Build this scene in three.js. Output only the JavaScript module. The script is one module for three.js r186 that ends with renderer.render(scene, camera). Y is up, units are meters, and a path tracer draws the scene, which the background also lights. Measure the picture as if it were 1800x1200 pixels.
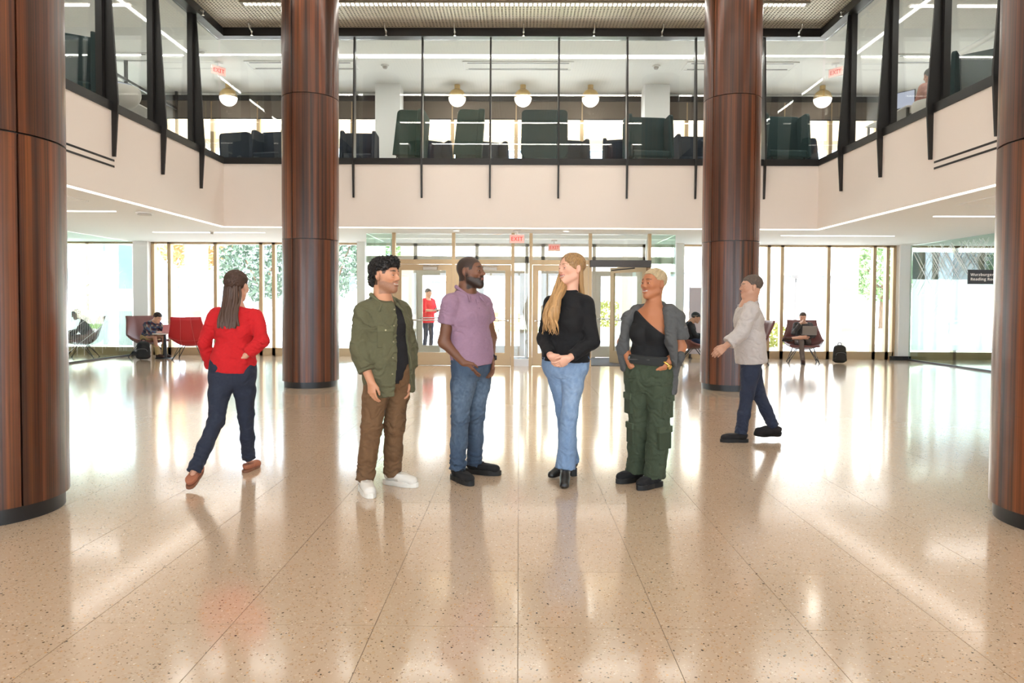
import * as THREE from 'three';
import { RoundedBoxGeometry } from 'three/addons/geometries/RoundedBoxGeometry.js';
import { mergeGeometries } from 'three/addons/utils/BufferGeometryUtils.js';
import { FontLoader } from 'three/addons/loaders/FontLoader.js';
import { TextGeometry } from 'three/addons/geometries/TextGeometry.js';
import { RectAreaLightUniformsLib } from 'three/addons/lights/RectAreaLightUniformsLib.js';
import { createNoise3D } from 'simplex-noise';

// ---------------------------------------------------------------- camera, sky, sun, exposure
const scene = new THREE.Scene();
const camera = new THREE.PerspectiveCamera(2 * Math.atan(600 / 1210) * 180 / Math.PI, 1.5, 0.05, 400);
camera.rotation.order = 'YXZ';
camera.position.set(0, 1.37, 0);
camera.rotation.set(-0.028, 0.0099, 0.0058);
camera.setViewOffset(1800, 1200, 0, 31, 1800, 1200);
const renderer = new THREE.WebGLRenderer({ antialias: true });
renderer.toneMapping = THREE.LinearToneMapping;
renderer.toneMappingExposure = 0.92;
renderer.shadowMap.enabled = true;
RectAreaLightUniformsLib.init();
scene.background = new THREE.Color().setRGB(6.4, 7.4, 8.8);
const sun = new THREE.DirectionalLight(new THREE.Color().setRGB(1, 0.97, 0.93), 46);
sun.position.set(-7, 40, -6); sun.target.position.set(0, 0, -30);
sun.castShadow = true; sun.shadow.radius = 1; sun.shadow.mapSize.set(2048, 2048);
Object.assign(sun.shadow.camera, { left: -60, right: 60, top: 60, bottom: -60, near: 1, far: 140 });
scene.add(sun, sun.target);
const WARM = new THREE.Color().setRGB(1, 0.93, 0.84), COOL = new THREE.Color().setRGB(1, 0.97, 0.92);
const ATRIUM_LIGHT = 27, LINE_LIGHT = 26, COVE_LIGHT = 16;

// ---------------------------------------------------------------- helpers
let seedState = 12345;
const rnd = () => { seedState = (seedState + 0x6d2b79f5) | 0; let t = Math.imul(seedState ^ (seedState >>> 15), 1 | seedState); t = (t + Math.imul(t ^ (t >>> 7), 61 | t)) ^ t; return ((t ^ (t >>> 14)) >>> 0) / 4294967296; };
const rr = (a, b) => a + (b - a) * rnd();
const noise3 = createNoise3D(rnd);
const used = {};
const numbered = (n) => { const k = used[n] = (used[n] ?? -1) + 1; return k ? n + '_' + String(k).padStart(3, '0') : n; };
const lerp = (a, b, t) => a + (b - a) * t;
const clamp = (x, a, b) => x < a ? a : x > b ? b : x;
const sm = (a, b, x) => { const t = clamp((x - a) / (b - a), 0, 1); return t * t * (3 - 2 * t); };
const std = (color, roughness = 0.6, metalness = 0, extra = {}) => new THREE.MeshStandardMaterial({ color, roughness, metalness, ...extra });
const phys = (color, roughness, extra) => new THREE.MeshPhysicalMaterial({ color, roughness, ...extra });
const bx = (w, h, d, x = 0, y = 0, z = 0) => new THREE.BoxGeometry(w, h, d).translate(x, y, z);
const span = (x0, x1, y0, y1, d0, d1) => bx(x1 - x0, y1 - y0, Math.abs(d1 - d0), (x0 + x1) / 2, (y0 + y1) / 2, -(d0 + d1) / 2);
const rb = (w, h, d, r, x = 0, y = 0, z = 0, s = 3) => new RoundedBoxGeometry(w, h, d, s, r).translate(x, y, z);
const cyl = (r0, r1, h, x = 0, y = 0, z = 0, n = 20) => new THREE.CylinderGeometry(r0, r1, h, n).translate(x, y, z);
const sph = (r, x = 0, y = 0, z = 0, n = 20) => new THREE.SphereGeometry(r, n, Math.ceil(n * 0.7)).translate(x, y, z);
const V = (x, y, z) => new THREE.Vector3(x, y, z);
function tube(pts, r, n = 6, seg = 0) { return new THREE.TubeGeometry(new THREE.CatmullRomCurve3(pts.map((p) => p.isVector3 ? p : V(...p))), seg || pts.length * 4, r, n); }
function bar(a, b, r, n = 8) { const A = V(...a), B = V(...b), d = B.clone().sub(A), g = new THREE.CylinderGeometry(r, r, d.length(), n); g.applyQuaternion(new THREE.Quaternion().setFromUnitVectors(V(0, 1, 0), d.normalize())); return g.translate((a[0] + b[0]) / 2, (a[1] + b[1]) / 2, (a[2] + b[2]) / 2); }
function merge(gs) {
  if (!Array.isArray(gs)) return gs;
  if (gs.length === 1) return gs[0];
  const keep = gs.every((g) => g.attributes.uv);
  return mergeGeometries(gs.map((g) => { let h = g.index ? g.toNonIndexed() : g; if (!keep) h.deleteAttribute('uv'); return h; }));
}
function obj(name, geos, m, parent = scene) {
  const o = new THREE.Mesh(merge(geos), m); o.name = parent === scene ? numbered(name) : name;
  o.castShadow = o.receiveShadow = true; parent.add(o); return o;
}
function tag(o, label, category, group) { o.userData.label = label; o.userData.category = category; if (group) o.userData.group = group; return o; }
function thing(name, label, category, [x, y, z] = [0, 0, 0], turn = 0, group) {
  const o = new THREE.Group(); o.name = numbered(name); scene.add(o); o.position.set(x, y, z); o.rotation.y = turn; return tag(o, label, category, group);
}
function struct(name, label, geos, m) { const o = geos ? obj(name, geos, m) : new THREE.Group(); if (!geos) { o.name = numbered(name); scene.add(o); } o.userData.kind = 'structure'; o.userData.label = label; return o; }
function dup(root, [x, y, z], turn, label) { const r = root.clone(); r.name = numbered(root.name.replace(/_\d{3}$/, '')); scene.add(r); r.position.set(x, y, z); r.rotation.y = turn; r.userData = { ...root.userData, label: label ?? root.userData.label }; return r; }
function areaLight(color, intensity, w, h, pos, to, parent = scene) { const l = new THREE.RectAreaLight(color, intensity, w, h); l.position.set(...pos); parent.add(l); l.lookAt(...to); return l; }
function dataTex(w, h, f, srgb = true, rep = true) {
  const d = new Uint8Array(w * h * 4);
  for (let y = 0, i = 0; y < h; y++) for (let x = 0; x < w; x++, i += 4) { const c = f(x / w, y / h, x, y); d[i] = clamp(c[0], 0, 255); d[i + 1] = clamp(c[1], 0, 255); d[i + 2] = clamp(c[2], 0, 255); d[i + 3] = 255; }
  const t = new THREE.DataTexture(d, w, h); t.magFilter = THREE.LinearFilter; t.minFilter = THREE.LinearMipmapLinearFilter; t.generateMipmaps = true;
  if (rep) t.wrapS = t.wrapT = THREE.RepeatWrapping; if (srgb) t.colorSpace = THREE.SRGBColorSpace; t.needsUpdate = true; return t;
}
function canvasTex(w, h, draw, srgb = true) { const c = document.createElement('canvas'); c.width = w; c.height = h; draw(c.getContext('2d'), w, h); const t = new THREE.CanvasTexture(c); if (srgb) t.colorSpace = THREE.SRGBColorSpace; t.wrapS = t.wrapT = THREE.RepeatWrapping; return t; }
// periodic noise on a torus of size 1
const pn = (u, v, fu, fv, o = 0) => { const a = u * 2 * Math.PI, R = fu / (2 * Math.PI); return noise3(Math.cos(a) * R + o, Math.sin(a) * R + o * 1.7, v * fv); };

// ---------------------------------------------------------------- materials
const woodTex = dataTex(1024, 1024, (u, v) => {
  const w = u + 0.0022 * pn(u, v, 6, 2.2, 9) + 0.0006 * pn(u, v, 40, 6, 3);
  const broad = pn(w, v, 11, 0.35, 1), mid = pn(w, v, 34, 0.5, 20), fine = pn(w, v, 130, 1.2, 40), grain = pn(w, v, 380, 5, 60);
  let k = 0.46 + 0.28 * broad + 0.3 * mid + 0.2 * fine + 0.1 * grain;
  const dark = sm(0.45, 0.75, pn(w, v, 24, 0.4, 80)), amber = sm(0.25, 0.8, pn(w, v, 18, 0.3, 120));
  k = clamp(k - 0.3 * dark, 0, 1);
  return [lerp(34, 138, k) + 28 * amber, lerp(15, 74, k) + 17 * amber, lerp(8, 37, k) + 4 * amber];
});
woodTex.wrapT = THREE.MirroredRepeatWrapping;
const wood = phys(0xffffff, 0.34, { map: woodTex, clearcoat: 0.25, clearcoatRoughness: 0.22 });
const TER = 2.44;
const terrazzoTex = canvasTex(2048, 2048, (c, w) => {
  c.fillStyle = 'rgb(205,181,156)'; c.fillRect(0, 0, w, w);
  const blot = (n, r0, r1, cols, al) => { for (let i = 0; i < n; i++) { c.globalAlpha = al; c.fillStyle = cols[Math.floor(rnd() * cols.length)]; const x = rnd() * w, y = rnd() * w, r = rr(r0, r1);
    const k = 5 + Math.floor(rnd() * 3), a0 = rnd() * 6.28, rad = Array.from({ length: k }, () => r * rr(0.6, 1.15)), st = rr(0.6, 1);
    for (const ox of [-w, 0, w]) for (const oy of [-w, 0, w]) { if (x + ox < -r1 || x + ox > w + r1 || y + oy < -r1 || y + oy > w + r1) continue; c.beginPath(); for (let j = 0; j < k; j++) { const a = a0 + j / k * 6.283; c[j ? 'lineTo' : 'moveTo'](x + ox + Math.cos(a) * rad[j], y + oy + Math.sin(a) * rad[j] * st); } c.fill(); } } };
  blot(9000, 3, 8, ['#d8c0a4', '#c5a482', '#cfae8c', '#dec9b0', '#bb9a7a'], 0.55);
  blot(9000, 1.2, 3.4, ['#e8d8c0', '#f2e6d4', '#b88550', '#a57748', '#8c6a48'], 0.75);
  blot(2400, 1.8, 4.6, ['#f4ecdf', '#eddfca', '#d9a35e', '#cf9550'], 0.9);
  blot(4600, 1.2, 3.4, ['#6b5138', '#54412f', '#7b5a3a', '#3d3128'], 0.85);
  blot(1300, 2.2, 5.4, ['#3a3029', '#4c3b2d', '#2b2521', '#5a4632', '#7a5a3a'], 0.95);
  c.globalAlpha = 1;
});
const terrazzo = phys(0xffffff, 0.14, { map: terrazzoTex, ior: 1.5, clearcoat: 0.6, clearcoatRoughness: 0.1 });
const grout = std(0x7d6a58, 0.6);
const plaster = std(new THREE.Color().setRGB(0.84, 0.755, 0.69), 0.85);
const white = std(new THREE.Color().setRGB(0.86, 0.85, 0.83), 0.8);
const ceilWhite = std(new THREE.Color().setRGB(0.84, 0.83, 0.79), 0.9);
const black = std(new THREE.Color().setRGB(0.012, 0.011, 0.011), 0.42);
const blackKick = std(new THREE.Color().setRGB(0.012, 0.012, 0.013), 0.35);
const bronze = std(new THREE.Color().setRGB(0.52, 0.38, 0.225), 0.42, 0.35);
const darkGrey = std(new THREE.Color().setRGB(0.08, 0.075, 0.075), 0.45, 0.3);
const chrome = std(0xc9c6c0, 0.25, 0.9);
const mesh = std(new THREE.Color().setRGB(0.66, 0.6, 0.48), 0.5, 0.35);
const plenum = std(new THREE.Color().setRGB(0.05, 0.05, 0.05), 0.9);
const glass = phys(new THREE.Color().setRGB(0.985, 1.0, 0.99), 0.0, { transmission: 1, thickness: 0, ior: 1.5 });
const glassGreen = phys(new THREE.Color().setRGB(0.86, 0.95, 0.905), 0.0, { transmission: 1, thickness: 0, ior: 1.5 });
const glow = (c, k) => std(0x000000, 0.5, 0, { emissive: c, emissiveIntensity: k });
const lineGlow = glow(COOL, 3.2), coveGlow = glow(new THREE.Color().setRGB(1, 0.93, 0.83), 2.6), cellGlow = glow(new THREE.Color().setRGB(1, 0.93, 0.82), 4.5);

// ---------------------------------------------------------------- floor: terrazzo tiles, 61 cm grid
{
  const floor = struct('floor', 'glossy beige terrazzo floor of large square tiles'); const P = 0.61, g = 0.003, T = 0.02, Z0 = 2.89;
  const vari = [];
  for (let i = 0; i < 4; i++) for (let j = 0; j < 4; j++) {
    const t = new THREE.BoxGeometry(P - g, T, P - g).translate(0, -T / 2, 0), p = t.attributes.position, uv = t.attributes.uv;
    for (let k = 0; k < p.count; k++) uv.setXY(k, (i + 0.5) / 4 + p.getX(k) / TER, (j + 0.5) / 4 + p.getZ(k) / TER);
    vari.push(t);
  }
  const near = [], far = [];
  for (let a = -23; a < 23; a++) for (let b = -12; b < 25; b++) {
    const x = (a + 0.5) * P + 0.004, d = Z0 + (b + 0.5) * P; if (d > 18.05 || d < -4) continue;
    const v = vari[Math.floor(rnd() * 16)], turn = Math.floor(rnd() * 4) * Math.PI / 2;
    const px = d > 1 ? 912 + x / d * 1210 : 1e9, py = d > 1 ? 535 + 1.37 / d * 1210 : 1e9;
    const seen = d > 1.6 && px > -160 && px < 1960 && py < 1420;
    (seen ? near : far).push([d, x, v, turn]);
  }
  near.sort((p, q) => p[0] - q[0]);
  for (const [d, x, v, turn] of near.slice(0, 300)) { const m = obj('floor_tile', v, terrazzo, floor); m.position.set(x, 0, -d); m.rotation.y = turn; }
  const rest = obj('floor_tiles_beyond', [...near.slice(300), ...far].map(([d, x, v, turn]) => v.clone().rotateY(turn).translate(x, 0, -d)), terrazzo, floor);
  rest.userData.kind = 'stuff'; rest.userData.label = 'more terrazzo tiles beyond';
  obj('grout_bed', [span(-14.2, 14.2, -0.3, -0.0025, -4.2, 18.25)], grout, floor);
}

// ---------------------------------------------------------------- building shell
const AX = 6.1, AD = 14.2, CG = 2.95, FT = 4.25, CU = 6.83, CA = 7.0, WD = 18.0;
struct('ceiling', 'white lower ceiling under the upper gallery', [span(-14.2, -AX - 0.12, CG, CG + 0.1, -4.2, WD + 0.2), span(AX + 0.12, 14.2, CG, CG + 0.1, -4.2, WD + 0.2), span(-AX - 0.12, AX + 0.12, CG, CG + 0.1, AD + 0.12, WD + 0.2)], ceilWhite);
struct('wall_fascia_back', 'pale plaster fascia below the rear gallery glass', [span(-AX, AX, CG, FT - 0.02, AD, AD + 0.12)], plaster);
struct('wall_fascia_left', 'pale plaster fascia below the left gallery glass', [span(-AX - 0.12, -AX, CG, FT - 0.02, -4.1, AD + 0.12)], plaster);
struct('wall_fascia_right', 'pale plaster fascia below the right gallery glass', [span(AX, AX + 0.12, CG, FT - 0.02, -4.1, AD + 0.12)], plaster);
struct('floor_upper', 'upper gallery floor slab', [span(-14.2, -AX - 0.12, FT - 0.15, FT, -4.2, WD + 0.2), span(AX + 0.12, 14.2, FT - 0.15, FT, -4.2, WD + 0.2), span(-AX - 0.12, AX + 0.12, FT - 0.15, FT, AD + 0.12, WD + 0.2)], std(new THREE.Color().setRGB(0.5, 0.48, 0.45), 0.8));
struct('ceiling_upper', 'white ceiling of the upper gallery', [span(-14.2, -AX - 0.2, CU, CU + 0.1, -4.2, WD + 0.2), span(AX + 0.2, 14.2, CU, CU + 0.1, -4.2, WD + 0.2), span(-AX - 0.2, AX + 0.2, CU, CU + 0.1, AD + 0.2, WD + 0.2)], ceilWhite);
struct('ceiling_roof', 'roof slab above the hall', [span(-14.4, 14.4, 7.55, 7.9, -6.4, 18.5)], plenum);
struct('wall_left', 'outer wall far left', [span(-14.3, -14.1, 0, 7.55, -4.2, WD + 0.2), span(-10.12, -9.97, 0, CG, -4.2, 14.3)], white);
struct('wall_right', 'outer wall far right', [span(14.1, 14.3, 0, 7.55, -4.2, WD + 0.2), span(9.97, 10.12, 0, CG, -4.2, 14.3)], white);
struct('wall_behind', 'white wall bands around the windows behind the viewer', [span(-14.2, 14.2, 2.95, 7.55, -4.3, -4.1), span(-14.2, -10, 0, 2.95, -4.3, -4.1), span(10, 14.2, 0, 2.95, -4.3, -4.1)], white);
{ const w = struct('window_11', 'tall glazing behind the viewer'); for (let k = 0; k < 14; k++) { const x0 = -10 + k * 20 / 14, x1 = x0 + 20 / 14; obj('pane', [span(x0 + 0.04, x1 - 0.04, 0.1, 2.9, -4.206, -4.194)], glass, w); obj('mullion', [span(x0 - 0.04, x0 + 0.04, 0, 2.95, -4.26, -4.14)], bronze, w); } obj('sill', [span(-10, 10, 0, 0.1, -4.26, -4.14)], bronze, w); }
struct('wall_plenum', 'dark rim around the atrium ceiling void', [span(-AX - 0.35, -AX - 0.2, CU + 0.1, 7.55, -4.2, AD + 0.35), span(AX + 0.2, AX + 0.35, CU + 0.1, 7.55, -4.2, AD + 0.35), span(-AX - 0.35, AX + 0.35, CU + 0.1, 7.55, AD + 0.2, AD + 0.35)], plenum);
struct('wall_facade', 'upper facade wall between the window bands', [span(-14.2, 14.2, CG + 0.1, 4.95, WD, WD + 0.25), span(-14.2, 14.2, 6.74, 7.55, WD, WD + 0.25)], white);
struct('wall_piers', 'white end piers beside the side glass walls', [span(-10.0, -9.62, 0, CG, WD - 0.25, WD + 0.2), span(9.75, 10.05, 0, CG, WD - 0.25, WD + 0.2), span(-4.15, -3.95, 0, CG, 17.6, WD + 0.2), span(4.0, 4.2, 0, CG, 17.6, WD + 0.2)], white);
struct('baseboard_right', 'black baseboard of the right pier', [span(9.55, 10.06, 0, 0.1, WD - 0.28, WD - 0.2)], black);
struct('baseboard_left', 'black baseboard of the left pier', [span(-10.02, -9.6, 0, 0.1, WD - 0.28, WD - 0.2)], black);

// black rail, upper glazing with fins
const finShape = (() => { const s = new THREE.Shape(); s.moveTo(0.02, 2.62); s.lineTo(0.10, 2.62); s.lineTo(0.25, 0.13); s.lineTo(0.245, 0); s.lineTo(0.2, -0.7); s.lineTo(0.155, -0.7); s.lineTo(0.152, 0); s.lineTo(0.02, 0.0); s.closePath(); return new THREE.ExtrudeGeometry(s, { depth: 0.03, bevelEnabled: true, bevelSize: 0.002, bevelThickness: 0.002, bevelSegments: 1 }).translate(0, 0, -0.015); })();
const GX = AX + 0.15;  // glass plane
function gallery(name, label, toWorld, turn, from, to, marks, railGeo, mullW) {
  const w = struct(name, label);
  obj('rail', railGeo, black, w);
  const edges = [from, ...marks, to].sort((a, b) => a - b);
  for (let i = 0; i + 1 < edges.length; i++) { const L = edges[i + 1] - edges[i], g = new THREE.BoxGeometry(L - 0.012, 2.46, 0.012); const m = obj('pane', g, glass, w); const [x, z] = toWorld((edges[i] + edges[i + 1]) / 2, 0); m.position.set(x, FT + 0.11 + 1.23, z); m.rotation.y = turn.pane; }
  for (const s of marks) {
    const f = obj('fin', finShape, black, w), [x, z] = toWorld(s, 0); f.position.set(x, FT, z); f.rotation.y = turn.fin;
    if (mullW) { const m = obj('mullion', new THREE.BoxGeometry(mullW, 2.5, 0.1), black, w), [mx, mz] = toWorld(s + turn.side * (mullW / 2 + 0.02), -0.01); m.position.set(mx, FT + 1.33, mz); m.rotation.y = turn.pane; }
  }
  return w;
}
const backMarks = [-3, -2, -1, 0, 1, 2, 3, 4].map((k) => 0.09 + (k - 0.5) * 1.4 ).filter((x) => Math.abs(x) < 6);
gallery('window_1', 'rear gallery glazing above the black rail', (s, o) => [s, -(AD + 0.15) - o], { pane: 0, fin: -Math.PI / 2, side: 1 }, -AX - 0.12, AX + 0.12, backMarks, [span(-AX - 0.12, AX + 0.12, FT - 0.02, FT + 0.11, AD - 0.02, AD + 0.2)], 0);
const sideMarks = Array.from({ length: 11 }, (_, k) => 13.14 - 1.415 * k);
gallery('window_2', 'left gallery glazing with black fins', (s, o) => [-GX - o, -s], { pane: Math.PI / 2, fin: 0, side: -1 }, -3, AD + 0.12, sideMarks, [span(-AX - 0.2, -AX + 0.02, FT - 0.02, FT + 0.11, -3, AD)], 0.06);
gallery('window_3', 'right gallery glazing with black fins', (s, o) => [GX + o, -s], { pane: Math.PI / 2, fin: Math.PI, side: -1 }, -3, AD + 0.12, sideMarks, [span(AX - 0.02, AX + 0.2, FT - 0.02, FT + 0.11, -3, AD)], 0.06);
struct('trim_1', 'black frame around the atrium ceiling', [span(-AX - 0.2, AX + 0.2, CU, CA - 0.01, AD - 0.02, AD + 0.2), span(-AX - 0.22, -AX + 0.02, CU, CA - 0.01, -3, AD), span(AX - 0.02, AX + 0.22, CU, CA - 0.01, -3, AD)], black);

// perforated metal ceiling: square-grid panels
{
  const c = struct('ceiling_mesh', 'perforated bronze metal panel ceiling over the atrium'), W = 1.4, n = 20, gs = [];
  for (let i = 0; i <= n; i++) { const q = -W / 2 + 0.012 + (W - 0.024) * i / n; gs.push(bx(0.034, 0.006, W - 0.008, q, 0, 0), bx(W - 0.008, 0.006, 0.034, 0, 0.001, q)); }
  const g = merge(gs);
  for (let r = 0; r < 12; r++) for (let k = -4; k <= 4; k++) { const x = 0.09 + k * 1.4 , d = AD - 0.03 - W / 2 - r * W; const m = obj('ceiling_panel', g, mesh, c); m.position.set(x, CA, -d); }
}
// columns: walnut veneer panels in tiers with black kick base
{
  const R = 0.455, tiers = [[0.1, 2.398], [2.41, 4.708], [4.72, 7.03]], seg = 4;
  const arc = (a0, a1, y0, y1, off) => {
    const n = 20, pos = [], uv = [], idx = [];
    for (let i = 0; i <= n; i++) { const a = lerp(a0, a1, i / n); for (const [r, y] of [[R, y0], [R, y1], [R - 0.02, y0], [R - 0.02, y1]]) { pos.push(Math.cos(a) * r, y, Math.sin(a) * r); uv.push(a * R / 2.2 + off, y / 4.4 + off * 0.7); } }
    for (let i = 0; i < n; i++) { const a = i * 4, b = a + 4; idx.push(a, a + 1, b, b, a + 1, b + 1, a + 2, b + 2, a + 3, b + 2, b + 3, a + 3, a + 1, a + 3, b + 1, b + 1, a + 3, b + 3, a, b, a + 2, b, b + 2, a + 2); }
    idx.push(0, 2, 1, 2, 3, 1); const e = n * 4; idx.push(e, e + 1, e + 2, e + 2, e + 1, e + 3);
    const g = new THREE.BufferGeometry(); g.setAttribute('position', new THREE.Float32BufferAttribute(pos, 3)); g.setAttribute('uv', new THREE.Float32BufferAttribute(uv, 2)); g.setIndex(idx);
    const h = g.toNonIndexed(); h.computeVertexNormals(); const p = h.attributes.position, nn = h.attributes.normal;
    for (let i = 0; i < p.count; i++) if (Math.abs(nn.getY(i)) < 0.5) { const r = Math.hypot(p.getX(i), p.getZ(i)), rad = Math.abs(nn.getX(i) * p.getX(i) + nn.getZ(i) * p.getZ(i)) / r; if (rad > 0.6) { const s = r > R - 0.01 ? 1 : -1; nn.setXYZ(i, s * p.getX(i) / r, 0, s * p.getZ(i) / r); } }
    return h;
  };
  let k = 0;
  for (const [x, d, label, a0] of [[-3.46, 11.42, 'rear left walnut-veneered round column', 0.367], [3.48, 11.42, 'rear right walnut-veneered round column', 0.99], [-3.47, 4.44, 'nearest left walnut-veneered round column at the frame edge', 0.524], [3.53, 4.36, 'nearest right walnut-veneered round column at the frame edge', 0.785]]) {
    const t = struct('column', label); t.position.set(x, 0, -d);
    obj('kick_base', [cyl(R - 0.025, R - 0.025, 0.1, 0, 0.05, 0, 48)], blackKick, t);
    obj('core', [cyl(R - 0.03, R - 0.03, 6.95, 0, 3.55, 0, 32)], black, t);
    for (const [y0, y1] of tiers) for (let s = 0; s < seg; s++) { k += 0.37; obj('veneer_panel', arc(a0 + s * 2 * Math.PI / seg + 0.013, a0 + (s + 1) * 2 * Math.PI / seg - 0.013, y0, y1, k), wood, t); }
  }
}

// ---------------------------------------------------------------- ground floor glazing at the rear
function frameBay(parent, xs, d, y0, y1, mat, w = 0.085, dep = 0.14, sill = 0.2) {
  for (const x of xs) { const m = obj('mullion', bx(w, y1 - y0, dep), mat, parent); m.position.set(x, (y0 + y1) / 2, -d); }
  obj('sill', [span(xs[0], xs[xs.length - 1], y0, y0 + sill, d - dep / 2, d + dep / 2)], mat, parent);
  obj('head', [span(xs[0], xs[xs.length - 1], y1 - 0.05, y1, d - dep / 2, d + dep / 2)], mat, parent);
  for (let i = 0; i + 1 < xs.length; i++) { const m = obj('pane', bx(xs[i + 1] - xs[i] - w, y1 - y0 - sill - 0.05, 0.012), glass, parent); m.position.set((xs[i] + xs[i + 1]) / 2, (y0 + sill + y1 - 0.05) / 2, -d); }
}
frameBay(struct('window_4', 'bronze-framed front glazing on the left'), [-9.58, -9.15, -7.94, -6.74, -6.41, -5.2, -4.19], WD, 0, 2.95, bronze);
frameBay(struct('window_5', 'bronze-framed front glazing on the right'), [4.24, 5.27, 6.47, 6.82, 8.02, 9.2, 9.54, 9.72], WD, 0, 2.95, bronze);
frameBay(struct('window_6', 'reading room front glazing on the left'), [-14.0, -12.6, -11.3, -10.05], WD, 0, 2.95, bronze);
frameBay(struct('window_7', 'reading room front glazing on the right'), [10.1, 11.3, 12.6, 14.0], WD, 0, 2.95, bronze);
// upper window band with shades
{
  const u = struct('window_8', 'upper gallery window band with roller shades'), xs = [-14, -12.8, -11.6, -10.4, -9.2, -8.0, -6.8, -5.55, -4.35, -3.1, -1.75, -0.1, 1.6, 3.2, 4.3, 5.5, 6.8, 8.0, 9.2, 10.4, 11.6, 12.8, 14];
  for (const x of xs) { const m = obj('mullion', bx(0.09, 1.8, 0.12), bronze, u); m.position.set(x, 5.85, -WD); }
  obj('head', [span(-14, 14, 6.6, 6.74, WD - 0.12, WD + 0.05)], black, u);
  obj('sill', [span(-14, 14, 4.93, 4.98, WD - 0.1, WD + 0.1)], bronze, u);
  const shadeMat = phys(new THREE.Color().setRGB(0.15, 0.12, 0.095), 0.95, { transmission: 0.12, thickness: 0 });
  for (let i = 0; i + 1 < xs.length; i++) {
    const w = xs[i + 1] - xs[i] - 0.09, c = (xs[i] + xs[i + 1]) / 2;
    const p = obj('pane', bx(w, 1.62, 0.012), glass, u); p.position.set(c, 5.79, -WD);
    const s = obj('roller_shade', bx(w + 0.06, 0.46, 0.004), shadeMat, u); s.position.set(c, 6.38, -WD + 0.1);
    const b = obj('shade_hem', bx(w + 0.06, 0.03, 0.012), black, s); b.position.set(0, -0.235, 0);
  }
  struct('wall_pier_upper', 'white piers between the upper windows', [span(-3.6, -2.98, FT, CU, 17.2, 17.7), span(3.08, 3.7, FT, CU, 17.2, 17.7)], white);
}
// side glass walls with frit lines
{
  const frit = std(new THREE.Color().setRGB(0.86, 0.9, 0.88), 0.7);
  const gl = struct('wall_glass_left', 'frameless green-tinted glass wall on the left'); obj('pane', [span(-10.006, -9.994, 0.03, 2.93, 14.35, 17.72)], glassGreen, gl);
  obj('floor_channel', [span(-10.03, -9.97, 0, 0.035, 14.35, 17.72)], darkGrey, gl); obj('jamb', [span(-10.05, -9.95, 0, 2.95, 14.28, 14.36)], black, gl);
  const gr = struct('wall_glass_right', 'etched green-tinted glass wall on the right'); obj('pane', [span(9.994, 10.006, 0.03, 2.93, 14.45, 17.72)], glassGreen, gr);
  obj('floor_channel', [span(9.97, 10.03, 0, 0.035, 14.4, 17.72)], darkGrey, gr); obj('jamb', [span(9.94, 10.05, 0, 2.95, 14.36, 14.46)], black, gr);
  const lines = [], L2 = [];
  for (let i = 0; i < 60; i++) for (const s of [-1, 1]) { // two families of parallel strokes
    if (s > 0 && i % 2) continue; const d = 14.55 + i * 0.052, len = rr(0.5, 1.1) * (d > 16.6 ? 2.1 : 1), a = 0.72, top = 2.86 - (i % 3) * 0.05, c = d - s * Math.sin(a) * len / 2;
    if (c - Math.sin(a) * len / 2 < 14.5 || c + Math.sin(a) * len / 2 > 17.7) continue; lines.push(bx(0.003, len, 0.009).rotateX(s * a).translate(9.988, top - Math.cos(a) * len / 2, -c)); }
  obj('etched_line', lines, frit, gr).userData.kind = 'stuff';
  for (let i = 0; i < 46; i++) { const d = 14.7 + i * 0.063, y1 = rr(1.0, 2.0), y0 = rr(0.1, 0.5); L2.push(bx(0.003, y1 - y0, 0.005, -9.988, (y0 + y1) / 2, -d)); }
  for (const [d, y] of [[16.2, 1.9], [16.35, 1.75], [15.4, 0.8], [15.7, 0.5]]) L2.push(bx(0.003, 0.006, 2.0).rotateX(0.42).translate(-9.988, y, -d));
  obj('etched_line', L2, frit, gl).userData.kind = 'stuff';
  // frosted band of the reading rooms' windows
  const frost = phys(new THREE.Color().setRGB(0.92, 0.95, 0.95), 0.9, { transmission: 0.6, thickness: 0 });
  struct('window_9', 'frosted film on the reading room window', [span(10.15, 13.9, 0.25, 2.1, WD - 0.12, WD - 0.115)], frost);
  struct('window_12', 'grey roller shade at the top of the reading room window', [span(10.12, 13.95, 2.08, 2.78, WD - 0.15, WD - 0.14)], std(new THREE.Color().setRGB(0.3, 0.34, 0.38), 0.9));
  struct('window_10', 'frosted film on the left reading room window', [span(-13.9, -10.1, 0.25, 1.15, WD - 0.12, WD - 0.115)], frost);
}
// ---------------------------------------------------------------- entrance vestibule
const VD = 15.35, doorX = [-2.79, -1.46, -0.14, 0.26, 1.575, 2.885];
function doorLeaf(w, mat) {
  const g = new THREE.Group(), h = 2.24, st = 0.13;
  obj('stile', bx(st, h, 0.05, st / 2, h / 2, 0), mat, g); obj('stile', bx(st, h, 0.05, w - st / 2, h / 2, 0), mat, g);
  obj('top_rail', bx(w - 2 * st, 0.13, 0.05, w / 2, h - 0.065, 0), mat, g); obj('bottom_rail', bx(w - 2 * st, 0.28, 0.05, w / 2, 0.14, 0), mat, g);
  obj('pane', bx(w - 2 * st, h - 0.41, 0.01, w / 2, 0.28 + (h - 0.41) / 2, 0), glass, g);
  const pb = obj('push_bar', [bar([st * 0.5, 1.0, 0.07], [w - st * 0.5, 1.0, 0.07], 0.014)], chrome, g);
  obj('bracket', [bx(0.03, 0.03, 0.06, st * 0.5, 1.0, 0.045), bx(0.03, 0.03, 0.06, w - st * 0.5, 1.0, 0.045)], chrome, pb);
  return g;
}
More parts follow.
